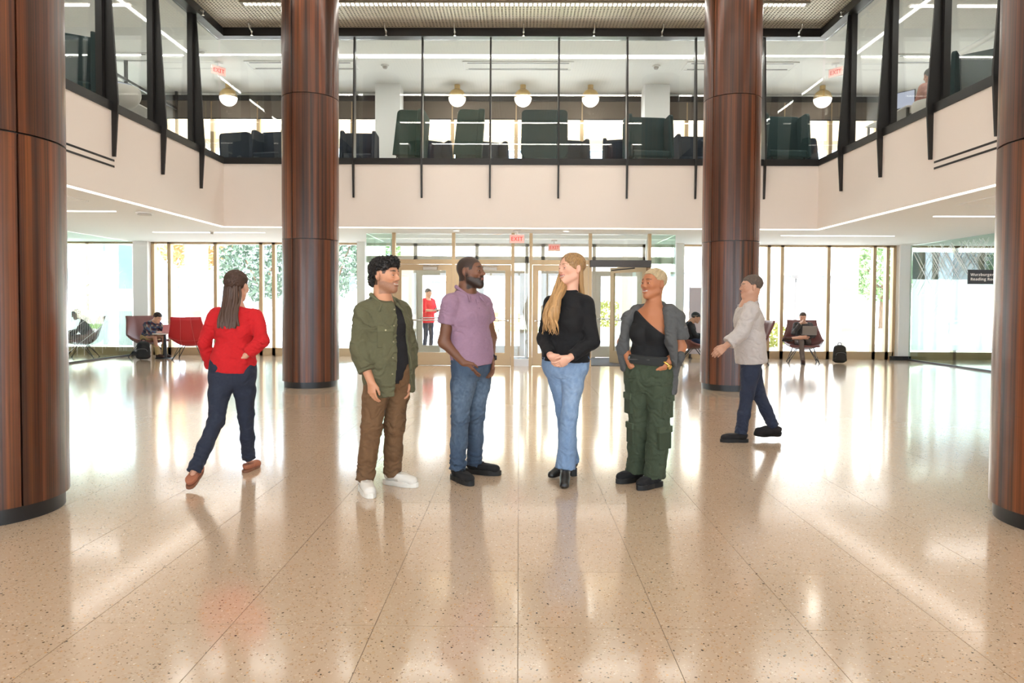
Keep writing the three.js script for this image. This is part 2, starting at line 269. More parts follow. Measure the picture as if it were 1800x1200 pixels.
{
  const alu = std(new THREE.Color().setRGB(0.62, 0.6, 0.58), 0.4, 0.4);
  const v = struct('wall_vestibule', 'bronze-framed glass entrance vestibule');
  for (const x of doorX) { const m = obj('mullion', bx(0.07, 2.95, 0.12), bronze, v); m.position.set(x, 1.475, -VD); }
  for (const [x0, x1] of [[0, 1], [1, 2], [3, 4], [4, 5]].map(([i, j]) => [doorX[i], doorX[j]])) {
    obj('door_header', [span(x0 + 0.035, x1 - 0.035, 2.26, 2.36, VD - 0.06, VD + 0.06)], bronze, v);
    obj('pane', [span(x0 + 0.035, x1 - 0.035, 2.36, 2.93, VD - 0.006, VD + 0.006)], glass, v);
  }
  obj('pane', [span(-0.105, 0.225, 0.16, 2.93, VD - 0.006, VD + 0.006)], glass, v);
  obj('sill', [span(-0.105, 0.225, 0, 0.16, VD - 0.04, VD + 0.04)], alu, v);
  for (const s of [-1, 1]) {
    obj('pane', [span(s < 0 ? -3.4 : 2.92, s < 0 ? -2.825 : 3.46, 0.03, 2.93, VD - 0.006, VD + 0.006)], glassGreen, v);
    obj('side_pane', [span(s < 0 ? -3.41 : 3.45, s < 0 ? -3.398 : 3.462, 0.03, 2.93, VD, 17.6)], glassGreen, v);
    obj('floor_channel', [span(s < 0 ? -3.43 : 3.43, s < 0 ? -3.38 : 3.48, 0, 0.03, VD, 17.6)], darkGrey, v);
  }
  obj('inner_mullion', [span(-3.1, -3.0, 0, 2.95, 16.6, 16.7)], alu, v); obj('inner_mullion', [span(3.05, 3.15, 0, 2.95, 16.6, 16.7)], alu, v);
  const leafNames = ['first bronze glass door from the left of the entrance', 'second bronze glass door from the left of the entrance', 'third bronze glass door, behind the blonde woman', 'fourth bronze glass door standing ajar under the dark operator box'];
  [[doorX[0] + 0.04, doorX[1] - 0.04, 0], [doorX[1] + 0.04, doorX[2] - 0.04, 0], [doorX[3] + 0.04, doorX[4] - 0.04, 0], [doorX[4] + 0.04, doorX[5] - 0.04, 1]].forEach(([x0, x1, open], i) => {
    const d = struct('door_' + (i + 1), leafNames[i]), leaf = doorLeaf(x1 - x0, bronze);
    for (const c of [...leaf.children]) d.add(c);
    if (open) { d.position.set(x1, 0.012, -VD); d.rotation.y = Math.PI - 1.0 ; } else d.position.set(x0, 0.012, -VD);
    if (!open) {
      const cl = obj('door_closer', rb(0.32, 0.07, 0.06, 0.01, (x1 - x0) * 0.62, 2.15, 0.06), std(0xb9b2a8, 0.4, 0.3), d);
      obj('closer_arm', [bar([(x1 - x0) * 0.5, 2.2, 0.07], [(x1 - x0) * 0.78, 2.215, 0.12], 0.01)], chrome, cl);
    }
  });
  const op = tag(obj('door_operator', [rb(1.34, 0.15, 0.14, 0.01, 2.23, 2.28, -VD + 0.14)], darkGrey), 'dark grey automatic door operator box above the ajar door', 'door operator');
  obj('operator_arm', [bar([2.55, 2.19, -VD + 0.08], [2.1, 2.16, -VD - 0.35], 0.015)], darkGrey, op);
  // outer doors
  const o = struct('wall_entrance', 'outer entrance doors in pale metal frames');
  const pale = std(new THREE.Color().setRGB(0.68, 0.62, 0.54), 0.45, 0.2);
  for (const x of [-3.9, -2.7, -1.1, 0.2, 0.62, 1.95, 3.25, 3.98]) { const m = obj('mullion', bx(0.09, 2.95, 0.12), pale, o); m.position.set(x, 1.475, -WD); }
  obj('transom', [span(-3.9, 3.98, 2.45, 2.62, WD - 0.06, WD + 0.06)], pale, o); obj('head', [span(-3.9, 3.98, 2.88, 2.95, WD - 0.06, WD + 0.06)], pale, o);
  for (const [x0, x1] of [[-2.65, -1.15], [-1.05, 0.15], [0.67, 1.9], [2.0, 3.2]]) { const d = doorLeaf(x1 - x0, pale); for (const c of [...d.children]) { c.position.set(x0, 0.01, -WD); o.add(c); } }
  for (const [x0, x1] of [[-3.86, -2.75], [0.25, 0.57], [3.3, 3.94]]) obj('pane', [span(x0, x1, 0.05, 2.45, WD - 0.006, WD + 0.006)], glass, o);
  const mat = tag(obj('entrance_mat', [span(-2.7, 2.85, 0.001, 0.012, 15.5, 17.8)], std(0x5d5a58, 0.95)), 'grey entrance mat inside the vestibule', 'mat');
}
// ---------------------------------------------------------------- lights
const lineBox = (name, label, x0, x1, d0, d1, y, group) => {
  const t = thing(name, label, 'light', [(x0 + x1) / 2, y - 0.002, -(d0 + d1) / 2], 0, group), w = x1 - x0, h = Math.abs(d1 - d0);
  obj('diffuser', bx(w, 0.012, h, 0, -0.006, 0), lineGlow, t);
  const l = areaLight(COOL, y > 5 ? LINE_LIGHT * 1.4 : LINE_LIGHT, w, h, [0, -0.02, 0], [(x0 + x1) / 2, -50, -(d0 + d1) / 2], t); l.rotation.set(-Math.PI / 2, 0, 0); return t;
};
lineBox('linear_light', 'slim ceiling light left of the rear left column', -8.2, -5.7, 15.36, 15.42, CG);
lineBox('linear_light', 'slim ceiling light right of the rear right column', 5.85, 8.35, 15.45, 15.51, CG);
lineBox('linear_light', 'slim ceiling light beside the near left column', -9.5, -7.0, 11.87, 11.93, CG);
lineBox('linear_light', 'slim ceiling light beside the near right column', 7.2, 9.7, 12.05, 12.11, CG);
lineBox('linear_light', 'slim ceiling light left of the viewer', -9.5, -7.0, 5.97, 6.03, CG);
lineBox('linear_light', 'slim ceiling light right of the viewer', 7.2, 9.7, 5.97, 6.03, CG);
lineBox('linear_light', 'long slim light across the rear upper gallery ceiling', -7.28, 7.28, 15.2, 15.27, CU);
lineBox('linear_light', 'long slim light along the left upper gallery ceiling', -7.28, -7.21, -2, 15.2, CU);
lineBox('linear_light', 'long slim light along the right upper gallery ceiling', 7.21, 7.28, -2, 15.2, CU);
{ // cove strips under the fascia edge
  const strip = (label, x0, x1, d0, d1) => { const t = thing('cove_light', label, 'light', [(x0 + x1) / 2, CG - 0.001, -(d0 + d1) / 2]); obj('led_strip', bx(x1 - x0, 0.02, Math.abs(d1 - d0), 0, -0.01, 0), coveGlow, t); const l = areaLight(WARM, COVE_LIGHT, x1 - x0, Math.abs(d1 - d0), [0, -0.025, 0], [0, -9, 0], t); l.rotation.set(-Math.PI / 2, 0, 0); };
  strip('light strip along the bottom of the rear fascia', -AX, AX, AD, AD + 0.045);
  strip('light strip along the bottom of the left fascia', -AX - 0.045, -AX, -3, AD);
  strip('light strip along the bottom of the right fascia', AX, AX + 0.045, -3, AD);
}
[13.0, 10.2, 7.4, 4.6, 1.8, -1].forEach((d, i) => { // dotted louvre strips on the atrium ceiling
  const t = thing('louvre_light', ['dotted louvre light strip on the mesh ceiling at the rear', 'dotted louvre light strip above the rear columns', 'third louvre light strip from the rear', 'louvre light strip over the four people', 'louvre light strip over the viewer', 'louvre light strip behind the viewer'][i], 'light', [0.05, CA - 0.02, -d]);
  const cells = [], fr = []; for (let k = 0; k < 120; k++) { const x = -5.2 + k * 10.4 / 119; cells.push(bx(0.055, 0.012, 0.09, x, -0.022, 0)); }
  obj('housing', bx(10.6, 0.03, 0.16), std(0x8d8472, 0.5, 0.3), t); const c = obj('lens_row', cells, cellGlow, t); c.userData.kind = 'stuff';
  const l = areaLight(WARM, ATRIUM_LIGHT, 10.4, 0.12, [0, -0.04, 0], [0, -9, 0], t); l.rotation.set(-Math.PI / 2, 0, 0);
});
[[-7.3, 'globe lamp at the far left of the upper gallery'], [-1.57, 'first globe lamp between the upper piers from the left'], [0.07, 'middle globe lamp between the upper piers'], [1.75, 'third globe lamp between the upper piers from the left'], [7.5, 'globe lamp at the far right of the upper gallery'], [-4.4, 'globe lamp hidden behind the rear left column'], [4.5, 'globe lamp hidden behind the rear right column']].slice(0, 5).forEach(([x, label]) => {
  const t = thing('globe_lamp', label, 'lamp', [x, CU, -17.3], 0, 'globe lamps of the upper gallery'), brass = std(new THREE.Color().setRGB(0.72, 0.52, 0.24), 0.35, 0.7);
  obj('canopy', [cyl(0.07, 0.07, 0.1, 0, -0.05, 0)], brass, t); obj('brass_cap', [new THREE.SphereGeometry(0.215, 32, 12, 0, 6.2832, 0, Math.PI / 2).translate(0, -0.31, 0), cyl(0.215, 0.215, 0.02, 0, -0.315, 0, 32)], brass, t);
  obj('glass_globe', [new THREE.SphereGeometry(0.213, 32, 12, 0, 6.2832, Math.PI / 2, Math.PI / 2).translate(0, -0.325, 0)], glow(new THREE.Color().setRGB(1, 0.95, 0.86), 3), t);
  const l = new THREE.PointLight(WARM, 1); l.position.set(0, -0.62, 0); l.shadow.radius = 6; l.castShadow = true; t.add(l);
});
// ---------------------------------------------------------------- outdoors
const concrete = std(new THREE.Color().setRGB(0.62, 0.56, 0.48), 0.9);
{
  struct('ground_plaza', 'pale concrete plaza outside', [span(-70, 70, -0.3, -0.02, 18.25, 150), span(-70, 70, -0.3, -0.02, -60, -4.3)], std(new THREE.Color().setRGB(0.62, 0.61, 0.6), 0.9));
  const po = struct('portico', 'concrete portico with square pillars outside the glazing');
  for (const x of [-9.42, -3.18, 3.18, 9.48]) obj('pillar', [span(x - 0.23, x + 0.23, -0.02, 6.2, 19.8, 20.3)], concrete, po);
  obj('rear_canopy', [span(-16, 16, 3.3, 3.6, -8.4, -4.35)], concrete, po);
  obj('beam', [span(-16, 16, 6.05, 7.55, 19.7, 20.9)], std(new THREE.Color().setRGB(0.42, 0.32, 0.21), 0.9), po);
  const pane = std(new THREE.Color().setRGB(0.16, 0.2, 0.26), 0.15), stoneA = std(new THREE.Color().setRGB(0.72, 0.64, 0.52), 0.9), stoneB = std(new THREE.Color().setRGB(0.5, 0.55, 0.62), 0.85), whiteB = std(new THREE.Color().setRGB(0.8, 0.79, 0.77), 0.85);
  function building(label, x0, x1, d, h, dep, m, cols, rows, ww, wh, y0, dy) {
    const t = thing('building', label, 'building', [(x0 + x1) / 2, -0.02, -d]); const w = x1 - x0;
    obj('wall', bx(w, h, dep, 0, h / 2, -dep / 2), m, t); obj('roof', bx(w + 0.6, 0.35, dep + 0.6, 0, h + 0.17, -dep / 2), m, t);
    const g = bx(ww, wh, 0.12), f = merge([bx(ww + 0.2, 0.12, 0.3, 0, wh / 2 + 0.06, 0), bx(ww + 0.2, 0.14, 0.34, 0, -wh / 2 - 0.07, 0), bx(0.1, wh, 0.3, -ww / 2 - 0.05, 0, 0), bx(0.1, wh, 0.3, ww / 2 + 0.05, 0, 0)]);
    for (let i = 0; i < cols; i++) for (let j = 0; j < rows; j++) { const q = obj('window', f, m, t); q.position.set(-w / 2 + (i + 0.5) * w / cols, y0 + j * dy, 0.02); const p = obj('window_pane', g, pane, q); }
    return t;
  }
  building('sandstone building with rows of windows beyond the entrance doors', -2, 15, 46, 13, 14, stoneA, 6, 3, 1.3, 2.4, 2.4, 4);
  building('long white building beyond the right glazing', 17, 46, 50, 10, 14, whiteB, 8, 2, 1.6, 2.0, 2.6, 4);
  building('blue-grey building beyond the left glazing', -27, -15, 44, 9, 12, stoneB, 5, 3, 1.7, 1.3, 1.8, 2.6);
  building('white block behind the entrance on the left', -12, -3.5, 58, 12, 12, whiteB, 4, 3, 1.3, 1.8, 2.4, 3.6);
  { const t = thing('round_pavilion', 'white tapering pavilion seen through the left glass wall', 'building', [-19.5, -0.02, -32]); const m = whiteB;
    obj('plinth', [cyl(2.2, 2.7, 1.6, 0, 0.8, 0, 8)], stoneA, t); obj('drum', [cyl(1.55, 1.7, 2.9, 0, 3.0, 0, 8)], m, t); obj('roof', [cyl(0.5, 2.0, 0.9, 0, 4.85, 0, 8), cyl(2.0, 2.0, 0.2, 0, 4.35, 0, 8)], m, t);
    for (let k = 0; k < 8; k++) { const a = (k + 0.5) * Math.PI / 4, q = obj('window', bx(0.8, 2.0, 0.06), pane, t); q.position.set(Math.sin(a) * 1.53, 3.0, Math.cos(a) * 1.53); q.rotation.y = a; } }
  const leafG = (n, rx, ry, rz, s, seed) => { seedState = seed; const gs = []; const pos = [], nor = []; for (let i = 0; i < n; i++) { const a = rr(0, 6.283), c = rr(-1, 1), r = Math.cbrt(rr(0.25, 1)), q = Math.sqrt(1 - c * c); const cx = Math.cos(a) * q * r * rx, cy = c * r * ry, cz = Math.sin(a) * q * r * rz; const A = V(rr(-1, 1), rr(-1, 1), rr(-1, 1)).normalize(), B = V(rr(-1, 1), rr(-1, 1), rr(-1, 1)).cross(A).normalize(), N = A.clone().cross(B); const k = s * rr(0.6, 1.3); for (const [u, w] of [[-1, 0], [0, -0.5], [1, 0], [-1, 0], [1, 0], [0, 0.5]]) { pos.push(cx + (A.x * u + B.x * w) * k, cy + (A.y * u + B.y * w) * k, cz + (A.z * u + B.z * w) * k); nor.push(N.x, N.y, N.z); } } const g = new THREE.BufferGeometry(); g.setAttribute('position', new THREE.Float32BufferAttribute(pos, 3)); g.setAttribute('normal', new THREE.Float32BufferAttribute(nor, 3)); return g; };
  const leafM = (r, g, b) => phys(new THREE.Color().setRGB(r, g, b), 0.8, { transmission: 0.3, thickness: 0, side: THREE.DoubleSide });
  const bark = std(0x5c4a3a, 0.9), crowns = [leafG(2600, 2.2, 1.9, 2.2, 0.16, 7), leafG(2200, 1.6, 2.4, 1.6, 0.15, 8)];
  const tree = (x, d, h, k, m, label) => { const t = thing('tree', label, 'tree', [x, -0.02, -d]); obj('trunk', [bar([0, 0, 0], [0.1, h - 0.8, 0], 0.13), bar([0.1, h - 1.6, 0], [0.9, h + 0.3, 0.3], 0.06), bar([0.1, h - 1.4, 0], [-0.8, h + 0.2, -0.2], 0.06)], bark, t); const f = obj('foliage', crowns[k], m, t); f.position.y = h; };
  const green = leafM(0.12, 0.2, 0.07), amber = leafM(0.42, 0.24, 0.08), deep = leafM(0.07, 0.12, 0.08);
  tree(-17.6, 37.5, 5.0, 0, amber, 'amber-leaved tree outside the left glazing'); tree(-13.4, 35.5, 3.4, 0, deep, 'dark green tree outside behind the walking woman');
  tree(-9.2, 34, 3.9, 1, deep, 'tall dark tree between the left column and the entrance'); tree(-7.4, 38, 3.5, 1, green, 'green tree just left of the entrance'); tree(23, 44, 3.6, 0, green, 'green tree outside the right reading room');
  const planter = (x, d, s, k, m, label) => { const t = thing('potted_shrub', label, 'plant', [x, -0.02, -d]); obj('pot', [new THREE.LatheGeometry([[0, 0], [0.3, 0], [0.38, 0.1], [0.42, 0.5], [0.46, 0.55], [0.42, 0.58], [0.38, 0.5], [0, 0.5]].map(([a, b]) => new THREE.Vector2(a * s, b * s)), 24)], whiteB, t); const f = obj('foliage', leafG(900, 0.5 * s, 0.42 * s, 0.5 * s, 0.06, k), m, t); f.position.y = 0.95 * s; };
  planter(3.05, 23.2, 1.15, 31, leafM(0.34, 0.36, 0.08), 'yellow-green shrub in a pale pot outside the ajar door');
  const bush = (x, d, r, k, m, label) => { const t = thing('garden_bush', label, 'plant', [x, -0.02, -d]); obj('foliage', leafG(1100, r, r * 0.6, r, 0.08, k), m, t).position.y = r * 0.55; obj('stem', [bar([0, 0, 0], [0, r * 0.5, 0], 0.05)], bark, t); };
  bush(8.4, 23.5, 0.8, 41, leafM(0.4, 0.4, 0.1), 'yellow-green bush outside the right glazing'); bush(8.0, 26, 0.9, 42, leafM(0.5, 0.25, 0.28), 'pink-flowering bush outside beside the right column'); bush(-19, 27, 0.9, 43, green, 'low green bush outside the left glass wall');
  tag(obj('lawn', [span(-3, 8, -0.02, 0.01, 36, 43)], std(new THREE.Color().setRGB(0.2, 0.36, 0.1), 0.95)), 'strip of green lawn beyond the plaza', 'lawn');
  { const t = thing('lamp_post', 'slim lamp post outside behind the seated reader', 'lamp post', [12.2, -0.02, -30.5]); obj('pole', [cyl(0.05, 0.07, 2.6, 0, 1.3, 0)], darkGrey, t); obj('lantern', [cyl(0.2, 0.14, 0.16, 0, 2.68, 0), cyl(0.02, 0.2, 0.12, 0, 2.82, 0)], darkGrey, t); }
  const orange = std(0xc77a3a, 0.6);
  const ch = thing('patio_chair', 'orange patio chair nearest the outer door', 'chair', [-1.35, -0.02, -33], 0.4, 'orange patio chairs'); obj('seat', rb(0.5, 0.05, 0.5, 0.02, 0, 0.45, 0), orange, ch); obj('backrest', rb(0.5, 0.5, 0.05, 0.02, 0, 0.75, -0.24), orange, ch); for (const [a, b] of [[-1, -1], [1, -1], [-1, 1], [1, 1]]) obj('leg', bar([a * 0.22, 0, b * 0.22], [a * 0.2, 0.44, b * 0.2], 0.02), orange, ch);
  dup(ch, [-0.2, -0.02, -33.6], -0.8, 'orange patio chair further right behind the purple-shirted man'); dup(ch, [-0.95, -0.02, -34.9], 2.6, 'rear orange patio chair on the plaza');
  const table = thing('patio_table', 'round patio table among the orange chairs', 'table', [-1.0, -0.02, -33.8]); obj('table_top', cyl(0.4, 0.4, 0.03, 0, 0.72, 0, 24), whiteB, table); obj('pedestal', [cyl(0.04, 0.04, 0.7, 0, 0.36, 0), cyl(0.25, 0.28, 0.03, 0, 0.015, 0)], darkGrey, table);
  { // banner board outside, lettering seen from behind
    const tx = canvasTex(512, 768, (c, w, h) => { c.fillStyle = '#cfc4c8'; c.fillRect(0, 0, w, h); c.translate(w, 0); c.scale(-1, 1); c.fillStyle = '#3b3336'; c.textAlign = 'right'; c.font = 'bold 92px sans-serif'; c.fillText('ASU', 300, 130); c.font = '46px sans-serif'; c.fillText('Hayden', 318, 250); c.fillText('Library', 310, 310); c.fillRect(0, 640, w, 6); c.font = 'bold 44px sans-serif'; c.fillText('300', 250, 716); });
    const b = thing('banner', 'grey banner board with mirrored lettering beside the right column', 'sign', [5.05, 0, -WD + 0.14]);
    const m = obj('board', bx(1.3, 1.72, 0.012, 0, 0.98, 0), std(0xffffff, 0.7, 0, { map: tx }), b); obj('stand', [bx(0.05, 1.8, 0.03, -0.6, 0.9, -0.03), bx(0.05, 1.8, 0.03, 0.6, 0.9, -0.03), bx(0.06, 0.03, 0.2, -0.6, 0.015, -0.03), bx(0.06, 0.03, 0.2, 0.6, 0.015, -0.03)], darkGrey, b);
  }
}
// ---------------------------------------------------------------- signs, ceiling fittings
const font = await new FontLoader().loadAsync('fonts/droid/droid_sans_bold.typeface.json');
const text = (s, size, depth = 0.004) => { const g = new TextGeometry(s, { font, size, depth, curveSegments: 4 }); g.computeBoundingBox(); const b = g.boundingBox; return g.translate(-(b.min.x + b.max.x) / 2, -(b.min.y + b.max.y) / 2, 0); };
const exitRed = glow(new THREE.Color().setRGB(1, 0.16, 0.13), 0.9);
function exitSign(label, x, y, d, turn, w = 0.32) {
  const t = thing('exit_sign', label, 'exit sign', [x, y, -d], turn); const h = w * 0.58;
  obj('housing', rb(w, h, 0.04, 0.008, 0, 0, 0), std(0xe3cfc8, 0.4), t); obj('face', bx(w - 0.02, h - 0.02, 0.006, 0, 0, 0.021), std(0xe7b9b0, 0.4, 0, { emissive: 0xff8f80, emissiveIntensity: 0.35 }), t);
  obj('letters', text('EXIT', w * 0.27).translate(0, 0, 0.024), exitRed, t); obj('stem', cyl(0.02, 0.02, 0.08, 0, h / 2 + 0.04, 0), white, t); obj('canopy_plate', rb(w * 0.5, 0.02, 0.08, 0.004, 0, h / 2 + 0.07, 0), white, t);
}
exitSign('red exit sign hanging in front of the vestibule', -0.05, 2.77, 14.75, 0); exitSign('smaller red exit sign inside the vestibule', 0.86, 2.78, 17.0, 0, 0.3);
exitSign('red exit sign on the left upper gallery ceiling', -6.85, 6.63, 15.7, 0.9, 0.34); exitSign('red exit sign on the right upper gallery ceiling', 7.1, 6.63, 15.7, -0.9, 0.34);
{
  const wallSign = (label, lines, x, d, s) => { const tx = canvasTex(512, 256, (c, w, h) => { c.fillStyle = '#3f4247'; c.fillRect(0, 0, w, h); c.fillStyle = '#f2f0ec'; c.font = 'bold 72px sans-serif'; c.textAlign = 'left'; lines.forEach((l, i) => c.fillText(l, 34, 110 + i * 86)); });
    const t = thing('blade_sign', label, 'sign', [x, 2.0, -d]); obj('plate', bx(0.62, 0.3, 0.02), std(0x3f4247, 0.5), t); const f = obj('lettering', new THREE.PlaneGeometry(0.6, 0.28).translate(0, 0, 0.0112), std(0xffffff, 0.5, 0, { map: tx }), t); obj('bracket', bx(0.04, 0.3, 0.05, s * 0.33, 0, 0), darkGrey, t); };
  wallSign('dark blade sign reading Wurzburger Reading Room', ['Wurzburger', 'Reading Room'], 9.63, 14.42, 1);
  wallSign('dark blade sign behind the left glass wall', ['Luhrs', 'Reading Room'], -10.85, 16.0, -1);
  // slot diffusers on the side fascias
  for (const s of [-1, 1]) { const t = thing('slot_diffuser', s < 0 ? 'pair of black air slots on the left fascia' : 'pair of black air slots on the right fascia', 'vent', [s * (AX - 0.003), 3.45, s < 0 ? -8.75 : -8.65]); for (const y of [0.045, -0.045]) obj('slot', bx(0.012, 0.03, 3.2, 0, y, 0), black, t); obj('backing_frame', bx(0.004, 0.15, 3.24), plaster, t); }
  // ceiling diffusers of the upper gallery
  [[-0.05, 15.9, 'long white ceiling vent in the middle of the upper gallery'], [-5.0, 15.9, 'ceiling vent behind the rear left column, upper gallery'], [5.0, 15.9, 'ceiling vent behind the rear right column, upper gallery'], [-9.4, 15.4, 'ceiling vent at the left of the upper gallery'], [9.4, 15.4, 'ceiling vent at the right of the upper gallery']].forEach(([x, d, label]) => { const t = thing('ceiling_vent', label, 'vent', [x, CU - 0.006, -d]); obj('plate', bx(2.45, 0.012, 0.5), ceilWhite, t); obj('frame', [bx(2.5, 0.02, 0.03, 0, -0.004, 0.26), bx(2.5, 0.02, 0.03, 0, -0.004, -0.26), bx(0.03, 0.02, 0.5, 1.235, -0.004, 0), bx(0.03, 0.02, 0.5, -1.235, -0.004, 0)], white, t); obj('slot', [bx(2.3, 0.006, 0.035, 0, -0.008, 0.19), bx(2.3, 0.006, 0.035, 0, -0.008, -0.19)], darkGrey, t); });
  // detectors
  const dome = (x, y, d, label, r = 0.07) => { const t = thing('smoke_detector', label, 'detector', [x, y, -d]); obj('base', cyl(r, r, 0.03, 0, -0.015, 0), white, t); obj('sensor', cyl(r * 0.7, r * 0.45, 0.05, 0, -0.05, 0), std(0xb5b0aa, 0.5), t); };
  dome(-6.75, CG, 15.1, 'small detector beside the left slim light', 0.06); dome(-3.1, CU, 15.9, 'grey detector on the upper ceiling left of the middle vent', 0.09); dome(3.1, CU, 15.9, 'grey detector on the upper ceiling right of the middle vent', 0.09); dome(-6.9, CU, 15.0, 'dome camera at the left corner of the upper ceiling', 0.1);
  const spk = thing('ceiling_speaker', 'round ceiling speaker beside the near left column', 'speaker', [-6.6, CG, -12.1]); obj('rim', cyl(0.14, 0.14, 0.02, 0, -0.01, 0, 28), white, spk); obj('grille', cyl(0.1, 0.12, 0.03, 0, -0.03, 0, 28), std(0xc9c4bd, 0.6), spk);
  for (const s of [-1, 1]) { const t = thing('access_panel', s < 0 ? 'flush square access panel in the left lower ceiling' : 'flush square access panel in the right lower ceiling', 'access panel', [s * 7.35, CG - 0.004, -10.1]); obj('plate', bx(1.2, 0.008, 1.2), ceilWhite, t); obj('trim_frame', [bx(1.26, 0.014, 0.025, 0, 0, 0.61), bx(1.26, 0.014, 0.025, 0, 0, -0.61), bx(0.025, 0.014, 1.2, 0.61, 0, 0), bx(0.025, 0.014, 1.2, -0.61, 0, 0)], white, t); }
  for (const [x, d, label] of [[-1.35, 14.75, 'round downlight in front of the left door pair'], [1.0, 14.75, 'round downlight in front of the right door pair']]) { const t = thing('downlight', label, 'light', [x, CG, -d]); obj('trim_ring', cyl(0.08, 0.08, 0.01, 0, -0.005, 0, 24), white, t); obj('lens', cyl(0.06, 0.06, 0.008, 0, -0.012, 0, 24), glow(COOL, 2), t); const l = new THREE.SpotLight(WARM, 6, 0, 0.9, 0.6); l.position.set(0, -0.03, 0); l.target.position.set(0, -3, 0); l.castShadow = true; l.shadow.radius = 3; t.add(l, l.target); }
  // sprinklers at the top of the glazing
  const sprX = [-5.45, -2.72, -1.33, 0.06, 1.48, 2.85, 5.6], word = ['far left', 'left', 'second from left', 'middle', 'third from right', 'second from right', 'far right'];
  const sp = (x, d, turn, label) => { const t = thing('sprinkler', label, 'sprinkler', [x, CA, -d], turn, 'sprinklers along the ceiling edge'); obj('pipe', [tube([[0, 0.05, 0.18], [0, -0.04, 0.18], [0, -0.1, 0.12], [0, -0.12, 0.02]], 0.016, 8, 20)], chrome, t); obj('sprinkler_head', [bar([0, -0.12, 0.02], [0, -0.2, 0.02], 0.009), cyl(0.025, 0.025, 0.006, 0, -0.205, 0.02), cyl(0.02, 0.02, 0.02, 0, -0.13, 0.02)], chrome, t); };
  sprX.forEach((x, i) => sp(x, AD - 0.12, 0, word[i] + ' chrome sprinkler at the rear edge of the mesh ceiling'));
  sp(-AX + 0.12, 13.1, -Math.PI / 2, 'chrome sprinkler on the left edge of the mesh ceiling'); sp(AX - 0.12, 13.1, Math.PI / 2, 'chrome sprinkler on the right edge of the mesh ceiling');
}
// ---------------------------------------------------------------- upper gallery furniture
const fabricBump = dataTex(128, 128, () => { const v = 110 + 60 * rnd(); return [v, v, v]; }, false);
const teal = std(new THREE.Color().setRGB(0.018, 0.042, 0.045), 0.9, 0, { bumpMap: fabricBump, bumpScale: 0.001 }), navy = std(new THREE.Color().setRGB(0.014, 0.022, 0.035), 0.9), greenF = std(new THREE.Color().setRGB(0.022, 0.05, 0.042), 0.92), legM = std(0x2a2a2c, 0.4, 0.5);
function highChair(h, w, m, dep = 0.6) { // padded shell: back, wings, seat, frame legs
  const t = new THREE.Group(); const s = new THREE.Shape(), W = w / 2, r = 0.07;
  s.moveTo(-W * 0.86, 0.3); s.lineTo(W * 0.86, 0.3); s.lineTo(W, 0.42); s.lineTo(W * 0.97, h - r); s.quadraticCurveTo(W * 0.96, h, W * 0.96 - r, h); s.lineTo(-W * 0.96 + r, h); s.quadraticCurveTo(-W * 0.96, h, -W * 0.97, h - r); s.lineTo(-W, 0.42); s.closePath();
  obj('backrest', new THREE.ExtrudeGeometry(s, { depth: 0.08, bevelEnabled: true, bevelSize: 0.02, bevelThickness: 0.025, bevelSegments: 3 }).rotateX(-0.07).translate(0, 0, -dep / 2 + 0.05), m, t);
  const wing = new THREE.Shape(); wing.moveTo(-dep / 2 + 0.05, 0.32); wing.lineTo(dep / 2, 0.34); wing.lineTo(dep / 2 - 0.02, 0.5); wing.lineTo(dep / 2 - 0.1, h - 0.1); wing.quadraticCurveTo(dep / 2 - 0.11, h - 0.02, dep / 2 - 0.2, h - 0.02); wing.lineTo(-dep / 2 - 0.02, h - 0.04); wing.closePath();
  for (const q of [-1, 1]) obj('side_wing', new THREE.ExtrudeGeometry(wing, { depth: 0.04, bevelEnabled: true, bevelSize: 0.012, bevelThickness: 0.015, bevelSegments: 2 }).translate(0, 0, -0.02).rotateY(-Math.PI / 2).translate(q * (W - 0.035), 0, 0), m, t);
  obj('seat', rb(w - 0.12, 0.16, dep - 0.08, 0.05, 0, 0.4, 0.02), m, t);
  for (const [a, b] of [[-1, -1], [1, -1], [-1, 1], [1, 1]]) obj('leg', bar([a * (W - 0.06), 0, b * 0.3], [a * (W - 0.14), 0.32, b * 0.24], 0.013), legM, t);
  return t;
}
